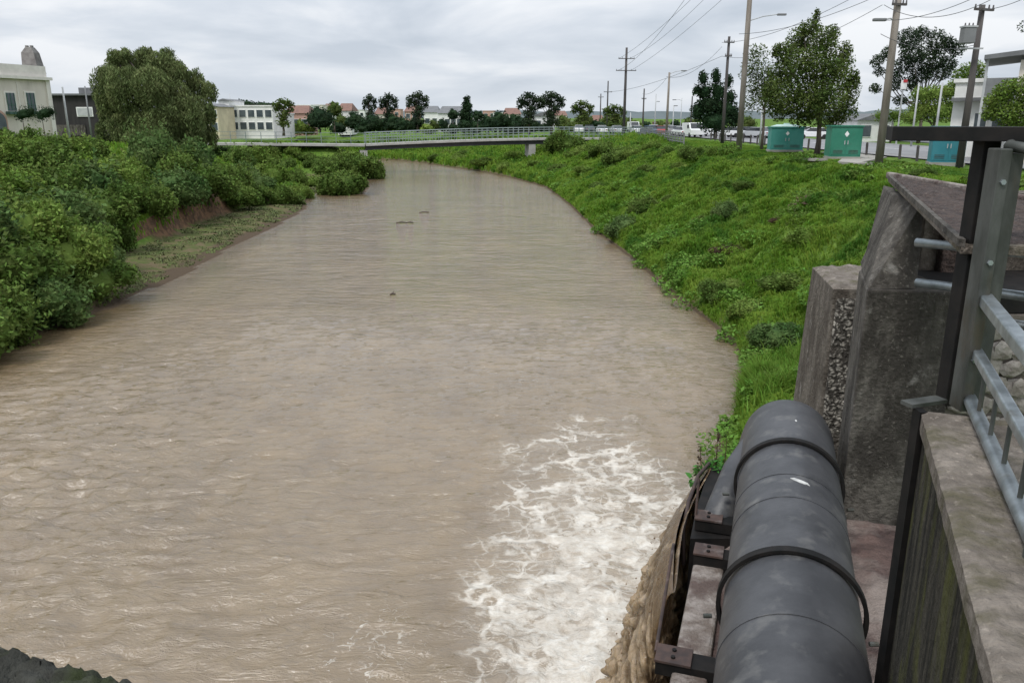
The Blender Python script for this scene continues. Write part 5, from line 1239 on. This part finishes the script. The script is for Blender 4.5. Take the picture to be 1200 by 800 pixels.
# white terrace beyond the willow
def win_grid(wd, rows, n, ww, wh): return [(-wd / 2 + wd * (i + .5) / n, z, ww, wh) for z in rows for i in range(n)]
Y = 175
def hpx(px0, px1, top, Y, wall, lab, roof='flat', roofm='greyroof', n=3, rows=None, base=153, dp_=9, name='house'):
    a, b = at(px0, base, Y)[0], at(px1, base, Y)[0]; ht = at((px0 + px1) / 2, top, Y)[2] - TOPZ; wd = b - a
    rows = rows or ([ht * .28, ht * .74] if ht > 4.6 else [ht * .5])
    return building((a + b) / 2, Y + dp_ / 2, TOPZ, wd, dp_, ht, 0, wall, lab, roof, roofm, win_grid(wd, rows, n, 1.2, 1.3), name=name)
hpx(236, 257, 125, 150, 'yellow', 'ochre two storey house beside the willow', 'gable', 'greyroof', 2)
hpx(259, 271, 118, 158, 'white', 'narrow white gabled house beside the ochre one', 'gable', 'greyroof', 1)
hpx(271, 321, 125, 160, 'white', 'long white two storey terrace house with a flat roof', 'flat', 'tile', 5)
hpx(321, 332, 134, 168, 'white', 'small white annex behind the slim tree')
hpx(334, 362, 133, 190, 'pink', 'pink house with clay roof behind trees', 'hip', 'tile', 3)
hpx(350, 366, 124, 215, 'white', 'white house rising behind the pink one', 'flat', 'greyroof', 2)
hpx(396, 412, 130, 200, 'white', 'white house with clay roof right of the dark round tree', 'hip', 'tile', 2)
hpx(440, 452, 134, 220, 'cream', 'cream house between round headed trees', 'hip', 'tile', 2)
hpx(497, 514, 132, 230, 'white', 'white house behind the broad round headed tree', 'hip', 'greyroof', 2)
hpx(514, 542, 133, 210, 'white', 'long white cottage in the middle of the distant row', 'hip', 'greyroof', 4)
hpx(553, 566, 135, 205, 'white', 'small white cottage right of the narrow conifer', 'gable', 'greyroof', 1)
hpx(590, 610, 134, 240, 'cream', 'pale cottage mostly hidden by dark trees', 'hip', 'tile', 3)
hpx(624, 650, 136, 195, 'white', 'white house with a wide gable below the round headed trees', 'gable', 'greyroof', 2)
hpx(475, 490, 131, 260, 'pink', 'pinkish distant house behind the trees', 'hip', 'tile', 2)
hpx(668, 690, 143, 230, 'white', 'low white shop behind the car park', 'flat', 'greyroof', 3)
hpx(770, 784, 144, 250, 'tile', 'reddish low building at the end of the road', 'flat', 'greyroof', 2)
hpx(694, 708, 142, 260, 'cream', 'cream low building beyond the car park trees', 'hip', 'tile', 2)
for i, (px0, px1, top, Y, wl, rf) in enumerate(((415, 428, 128, 330, 'white', 'flat'), (452, 470, 127, 350, 'pink', 'flat'), (502, 512, 124, 380, 'white', 'flat'), (530, 545, 127, 360, 'white', 'flat'), (566, 580, 129, 370, 'pink', 'flat'), (578, 590, 131, 340, 'white', 'flat'), (650, 664, 134, 320, 'cream', 'hip'), (366, 380, 122, 340, 'cream', 'flat'), (380, 392, 125, 360, 'white', 'hip'))):
    hpx(px0, px1, top + 1.5, Y, wl, ['white hillside house showing between the first round headed trees', 'pink hillside house above the dark trees', 'white block on the hill with a flat roof', 'pale hillside house behind the narrow conifer', 'pink hillside house right of the narrow conifer', 'flat white hillside house above the dark trees', 'cream house behind the gabled white one', 'cream flat topped block above the pink house', 'white hillside house above the dark round tree'][i], rf, 'tile', 2)
# right side: gabled bungalow, white two storey house with veranda roof
hpx(1004, 1046, 141, 100, 'white', 'low white bungalow with grey gable behind the grey timber pole', 'gable', 'greyroof', 2, dp_=8)
def facade(px0, px1, Y, rz, dp_):
    p = at(px0, 150, Y); r_ = at(px1, 150, 1)[0]; k = (p[0] - r_ * p[1]) / (r_ * math.sin(rz) - math.cos(rz)); d = Vector((math.cos(rz), math.sin(rz)))
    c = Vector(p[:2]) + d * k / 2 + Vector((-d.y, d.x)) * dp_ / 2; return c.x, c.y, k
RH = R(-31); Y = 58; cx_, cy_, wd = facade(1113, 1180, Y, RH, 8); a, b = 0, wd
t, lo = building(cx_, cy_, TOPZ, wd, 8, at(1113, 97, Y)[2] - TOPZ, RH, 'white', 'white rendered house with balcony band behind the transformer pole', 'flat', wins=[((b - a) * .02, 2.35, .7, 1.3), ((b - a) * .32, 2.0, .6, 1.2)])
MB().box(lo(.0, -4.4, at(1113, 117, Y)[2] - TOPZ), (b - a + .2, .9, .22), RH).build('balcony_ledge', M['greyroof'], t)
Y = 50; cx_, cy_, wd = facade(1184, 1290, Y, RH, 7); zr2 = at(1165, 66, Y)[2]
t = empty('house', (cx_, cy_, TOPZ), 'grey upper storey house with a projecting flat canopy at the frame edge', 'house')
c_, s2_ = math.cos(RH), math.sin(RH)
def lo2(u, v, zz): return (cx_ + u * c_ - v * s2_, cy_ + u * s2_ + v * c_, zz)
MB().box(lo2(0, 0, (TOPZ + zr2 - .2) / 2), (wd, 7, zr2 - .2 - TOPZ), RH).build('wall', M['cream'], t)
MB().hexa([lo2(-wd / 2 - 1.9, -4.1, zr2 - .15), lo2(wd / 2, -4.1, zr2 + .5), lo2(wd / 2, 4, zr2 + .5), lo2(-wd / 2 - 1.9, 4, zr2 - .15)], [lo2(-wd / 2 - 1.9, -4.1, zr2 + .1), lo2(wd / 2, -4.1, zr2 + .8), lo2(wd / 2, 4, zr2 + .8), lo2(-wd / 2 - 1.9, 4, zr2 + .1)]).build('roof', M['greyroof'], t)
MB().box(lo2(-wd / 2 - 1.7, -3.6, (TOPZ + zr2) / 2), (.14, .14, zr2 - TOPZ - .2), RH).build('column', M['polewhite'], t)
zb2 = at(1172, 102, Y)[2]; MB().box(lo2(-wd / 2 - .85, -3.6, zb2), (1.6, .1, 1.0), RH).build('balcony_panel', M['wallgrey'], t)
f = MB().box(lo2(-wd / 2 + 1.3, -3.53, at(1200, 84, Y)[2]), (1.1, .1, .8), RH).build('window', M['white'], t); MB().box(lo2(-wd / 2 + 1.3, -3.6, at(1200, 84, Y)[2]), (.95, .05, .65), RH).build('pane', M['glass'], f)
# hills
def hill(x0, x1, y, h, sd, name='hills'):
    mb = MB(); n = 120
    for i in range(n + 1):
        x = x0 + (x1 - x0) * i / n; e_ = math.sin(PI * i / n) ** .6; z = TOPZ + h * e_ * (1 + .22 * float(fbm(np.array([x * 6 / h / 8]), np.array([sd * 1.3]), 5)[0]))
        mb.v += [(x, y - h * 3, TOPZ - 2), (x, y, z), (x, y + h * 5, TOPZ - 2)]
    for i in range(n): mb.f += [(3 * i, 3 * i + 3, 3 * i + 4, 3 * i + 1), (3 * i + 1, 3 * i + 4, 3 * i + 5, 3 * i + 2)]
    return tag(mb.build(name, M['hill'], None, True), kind='structure')
hill(-1500, 700, 1500, 18, 1); hill(120, 900, 900, 13, 2); hill(-2000, 2000, 2200, 24, 3)

# ------------------------------------------------------------------ poles and lamps
def pole(px, ybase, ytop, Y, r, mt, lab, arms=(), lamp=None, name='utility_pole', dxt=0):
    b = at(px, ybase, Y); zt = at(px, ytop, Y)[2]; x, y = b[0], b[1]; z = TOPZ
    t = empty(name, (x, y, z), lab, 'street lamp' if lamp and not arms else 'utility pole', None)
    MB().tube([(x, y, z - .3), (x + dxt * .5, y, (z + zt) / 2), (x + dxt, y, zt)], [r, r * .85, r * .68], 12).build('pole', M[mt], t, True)
    for (py, w_, ang) in arms:
        za = at(px, py, Y)[2]; c, s = math.cos(ang) * w_ / 2, math.sin(ang) * w_ / 2; xa = x + dxt * (za - z) / (zt - z)
        am = MB().bar((xa - c, y - s - r, za), (xa + c, y + s - r, za), .12, .12).build('crossarm', M['poledark'], t)
        for k in (-.95, -.5, .5, .95): MB().tube([(xa + c * k, y + s * k - r, za + .05), (xa + c * k, y + s * k - r, za + .24)], [.05, .035], 6).build('insulator', M['insul'], am)
    if lamp:
        lpx, lpy, spx = lamp; e_ = at(lpx, lpy, Y); s = at(px, spx, Y)
        arm = MB().tube([(x, y, s[2]), ((x + e_[0]) / 2, y, (s[2] + e_[2]) / 2 + .1), (e_[0], y, e_[2])], [.05, .045, .04], 6).build('lamp_arm', M['polewhite'], t)
        dx = 1 if e_[0] > x else -1; MB().box((e_[0] + dx * .3, y, e_[2] - .02), (.75, .28, .16)).build('lamp_head', M['wallgrey'], arm, bevel=.04)
    return t
pole(731, 152, 56, 140, .26, 'poledark', 'dark pole with two crossarms standing beyond the footbridge end', arms=((69, 2.7, .1), (83, 3.4, .1)))
pole(711, 152, 95, 190, .2, 'poledark', 'short thin pole with one crossarm left of the double armed pole', arms=((108, 2.0, .3),))
pole(703, 152, 110, 230, .2, 'poledark', 'farthest thin pole on the road to the hills', arms=((114, 1.6, .3),))
pole(753, 152, 104, 180, .2, 'poledark', 'thin dark pole with a small bracket right of the double armed pole', arms=((116, 1.2, .5),))
pole(767, 152, 110, 210, .16, 'polewhite', 'thin grey lamp post standing far along the road', lamp=(770, 119, 121), name='street_lamp')
pole(781, 155, 85, 120, .20, 'polewood', 'timber pole with a long thin lamp arm before the forked tree', lamp=(799, 83, 87))
pole(788, 155, 124, 160, .12, 'polewhite', 'short grey lamp post under the longer lamp arm', lamp=(790, 124, 126), name='street_lamp')
pole(809, 155, 113, 150, .16, 'poledark', 'plain short pole left of the forked tree')
pole(738, 160, 132, 140, .12, 'polewhite', 'short grey post at the end of the footbridge')
pole(797, 155, 115, 170, .10, 'polewhite', 'thin grey lamp post beside the plain short pole', lamp=(792, 117, 118), name='street_lamp')
pole(846.5, 163, 43, 92, .20, 'poledark', 'leaning dark pole in front of the forked tree', arms=((50, 1.2, .3), (66, .8, .3)))
pole(866, 171, -70, 72, .27, 'polewood', 'tall thick timber pole with a curved lamp arm reaching over the trees', lamp=(912, 17, 25))
pole(891, 158, 118, 85, .10, 'polewhite', 'white post in front of the airy tree', name='post')
pole(1030, 189, -90, 49, .24, 'polewood', 'grey timber pole rising from the grass near the roof slab', arms=((6, .9, .2), (-20, 2.2, .2)), lamp=(1037, 23, 25))
pole(1124, 196, 6, 45, .20, 'poledark', 'dark leaning pole carrying the grey transformer', arms=((12, 1.3, .35),))
pole(1070, 152, 97, 80, .10, 'polewhite', 'thin grey post under the gum tree', name='post')
pole(1097, 152, 97, 72, .11, 'polewhite', 'white steel post between the gum tree and the white house', name='post')
pole(82, 165, 102, 100, .14, 'polewhite', 'pale concrete pole in front of the dark boarded house')
pole(108, 165, 101, 112, .12, 'wallgrey', 'short grey post on the roof line of the dark house')
pole(270, 120, 110, 165, .06, 'polewhite', 'thin aerial mast over the white terrace', name='mast')
# transformer
tp_ = at(1134, 42, 44.4); t = empty('transformer', tp_, 'grey box transformer hung near the head of the dark leaning pole', 'transformer'); x, y, z = tp_
MB().box((x, y, z), (.62, .5, .78)).build('tank', M['wallgrey'], t, bevel=.04)
MB().box((x, y, z + .43), (.68, .56, .08)).build('lid', M['polewhite'], t)
for k in (-.2, 0, .2): MB().tube([(x + k, y, z + .46), (x + k, y, z + .62)], [.05, .03], 8).build('bushing', M['insul'], t)
MB().box((x + .35, y + .1, z - .62), (1.2, .08, .08)).build('bracket', M['polewhite'], t)
# overhead wires, each a thing
def wire(p, q_, sag, lab, r=.011):
    p, q_ = Vector(p), Vector(q_); pts = [p.lerp(q_, i / 24) + Vector((0, 0, -sag * 4 * (i / 24) * (1 - i / 24))) for i in range(25)]
    tag(MB().tube(pts, [r * (1 + pt_.y / 110) for pt_ in pts], 4).build('overhead_wire', M['wire']), lab, 'wire', 'overhead wires along the road')
for i, (a, b, lab) in enumerate((((725, 69, 139.7), (830, -20, 71), 'wire from the upper crossarm of the double armed pole, outermost'), ((737, 69, 139.7), (850, -26, 71), 'wire from the upper crossarm of the double armed pole, innermost'),
    ((723, 83, 139.7), (812, -14, 71), 'wire from the lower crossarm running towards the tall timber pole'), ((739, 83, 139.7), (868, -20, 71), 'wire from the lower crossarm nearest the road'),
    ((846, 50, 92), (1035, -22, 49), 'wire from the leaning dark pole up to the grey timber pole'), ((846, 66, 92), (1034, 6, 49), 'lower wire from the leaning dark pole to the grey timber pole'),
    ((866, 40, 72), (1036, -8, 49), 'wire passing in front of the big leafy tree'), ((1036, 24, 49), (1290, -90, 30), 'wire rising from the grey timber pole over the transformer'),
    ((1036, 6, 49), (1210, -30, 36), 'wire from the grey timber pole towards the frame edge'), ((1148, 12, 45), (1290, -60, 32), 'wire from the transformer pole to the frame edge'),
    ((711, 108, 190), (846, 66, 92), 'thin wire between the far crossarm pole and the leaning pole'), ((781, 90, 120), (846, 55, 92), 'short wire from the timber lamp pole to the leaning pole'),
    ((1032, 40, 49), (1146, 52, 45), 'wire between the grey timber pole and the transformer pole'), ((753, 110, 180), (781, 92, 120), 'short far wire before the timber lamp pole'))):
    wire(at(*a), at(*b), .5 + i % 3 * .3, lab)

# ------------------------------------------------------------------ cars
def carmesh(cm_):
    c = proto('parked_car', 'x', 'car', 'vehicles parked and driving on the road')
    prof = [(-2.15, .32), (-2.2, .62), (-2.12, .88), (-1.9, .95), (-1.25, 1.36), (-.9, 1.44), (.35, 1.44), (.6, 1.38), (1.15, .98), (2.0, .84), (2.18, .62), (2.18, .32)]
    lower = [(a, min(b, .95) if abs(a) < 2.0 else b) for a, b in prof if b <= .98 or a in (-1.9, 1.15)]
    def ext(pf, w_): return [[(a, -w_, b) for a, b in pf], [(a, w_, b) for a, b in pf]]
    body = [(-2.15, .32), (-2.2, .62), (-2.12, .88), (-1.85, .96), (1.1, .98), (2.0, .84), (2.18, .62), (2.18, .32)]
    MB().quadstrip(ext(body, .86)).build('body', cm_, c, bevel=.06)
    cab = [[(a, s * .80, b) for a, b in ((-1.85, .965),)] for s in (1,)]
    MB().hexa([(-1.8, -.80, .96), (1.05, -.80, .975), (1.05, .80, .975), (-1.8, .80, .96)], [(-1.2, -.66, 1.42), (.40, -.66, 1.44), (.40, .66, 1.44), (-1.2, .66, 1.42)]).build('glasshouse', M['carglass'], c)
    MB().box((-.40, 0, 1.445), (1.7, 1.36, .05)).build('roof', cm_, c, bevel=.02)
    for sx in (-1.35, 1.35):
        for sy in (-.80, .80): MB().tube([(sx, sy - .09, .32), (sx, sy + .09, .32)], .32, 14).build('wheel', M['rubber'], c)
    for sy in (-.6, .6):
        MB().box((2.17, sy, .68), (.06, .34, .14)).build('headlight', M['sign'], c); MB().box((-2.18, sy, .74), (.06, .3, .14)).build('tail_light', M['lampred'], c)
    return c
protos = [carmesh(m2) for m2 in CARM]; used = [False] * 5
def van(loc, rz, lab, m2=0):
    c = empty('parked_van', loc, lab, 'van', 'vehicles parked and driving on the road', rz)
    ORG[c.name] = (0, 0, 0)
    MB().quadstrip([[(a, s, b) for a, b in ((-2.4, .35), (-2.45, 2.0), (1.2, 2.05), (1.8, 1.25), (2.4, 1.1), (2.45, .35))] for s in (-.92, .92)]).build('body', CARM[m2], c, bevel=.06)
    for s in (-.925, .925): MB().box((.75, s, 1.5), (.9, .03, .5)).build('window', M['carglass'], c)
    MB().hexa([(1.86, -.8, 1.25), (1.9, -.8, 1.27), (1.9, .8, 1.27), (1.86, .8, 1.25)], [(1.28, -.75, 1.96), (1.32, -.75, 1.98), (1.32, .75, 1.98), (1.28, .75, 1.96)]).build('windscreen', M['carglass'], c)
    for sx in (-1.5, 1.5):
        for sy in (-.86, .86): MB().tube([(sx, sy - .09, .34), (sx, sy + .09, .34)], .34, 14).build('wheel', M['rubber'], c)
    return c
CARS = [(1015, 162, 0, 175, 'white car in front of the bungalow gable'), (952, 163, 0, 170, 'white car partly behind the trunk of the big leafy tree'), (975, 163, 1, 178, 'silver car between the trunk and the dark green cabinet'), (938, 160, 0, 185, 'white car just behind the turquoise cabinet'),
 (1046, 161, 2, 180, 'dark car behind the grey timber pole'), (885, 162, 1, 130, 'silver car right of the tall timber pole'), (872, 161, 2, 120, 'dark car behind the tall timber pole'), (858, 161, 0, 125, 'white car between the leaning and tall poles'), (898, 161, 0, 120, 'white car next to the turquoise cabinet'),
 (838, 159, 2, 115, 'dark car under the forked tree'), (798, 160, 0, 100, 'white car nearest the end of the grey barrier'), (790, 158, 1, 98, 'silver car behind the end of the grey barrier'), (772, 158, 3, 95, 'red car far along the road'), (760, 158, 4, 100, 'blue car behind the grey barrier'),
 (745, 157, 0, 95, 'white car right of the double armed pole'), (722, 157, 1, 95, 'silver car left of the double armed pole'), (705, 157, 0, 90, 'white car in the distant car park'), (690, 156, 2, 92, 'dark car in the distant car park'), (678, 156, 0, 90, 'white car at the end of the distant car park'), (782, 156, 0, 100, 'small white car just beyond the timber lamp pole'), (765, 155, 0, 95, 'tiny white car farthest down the road')]
for px, py, ci, rzd, lab in CARS:
    p = flat(px, py, ZT + .05)
    if used[ci]: o = copy_tree(protos[ci])
    else: o = protos[ci]; used[ci] = True
    o.location = (p[0], p[1], ZT + .04); o.rotation_euler = (0, 0, R(rzd)); o['label'] = lab
p = flat(811, 161, ZT); van((p[0], p[1], ZT + .03), R(-85), 'boxy white van parked before the forked tree'); p = flat(824, 160, ZT); van((p[0], p[1], ZT + .03), R(-88), 'second white van closer to the forked tree')
p = flat(742, 155, ZT); van((p[0], p[1], ZT + .03), R(-88), 'white van parked beyond the double armed pole')
# red and white billboard on the road bend by the gum tree
p = at(1059, 97, 88); t = empty('billboard', (p[0], p[1], TOPZ), 'small red and white billboard among the gum tree branches', 'billboard')
MB().box((p[0], p[1], (TOPZ + p[2]) / 2), (.12, .12, p[2] - TOPZ)).build('post', M['polewhite'], t); MB().box((p[0], p[1] - .1, p[2] - .2), (.6, .08, .9)).build('panel', M['sign'], t); MB().box((p[0] + .1, p[1] - .16, p[2] + .15), (.4, .04, .3)).build('emblem', M['signred'], t)
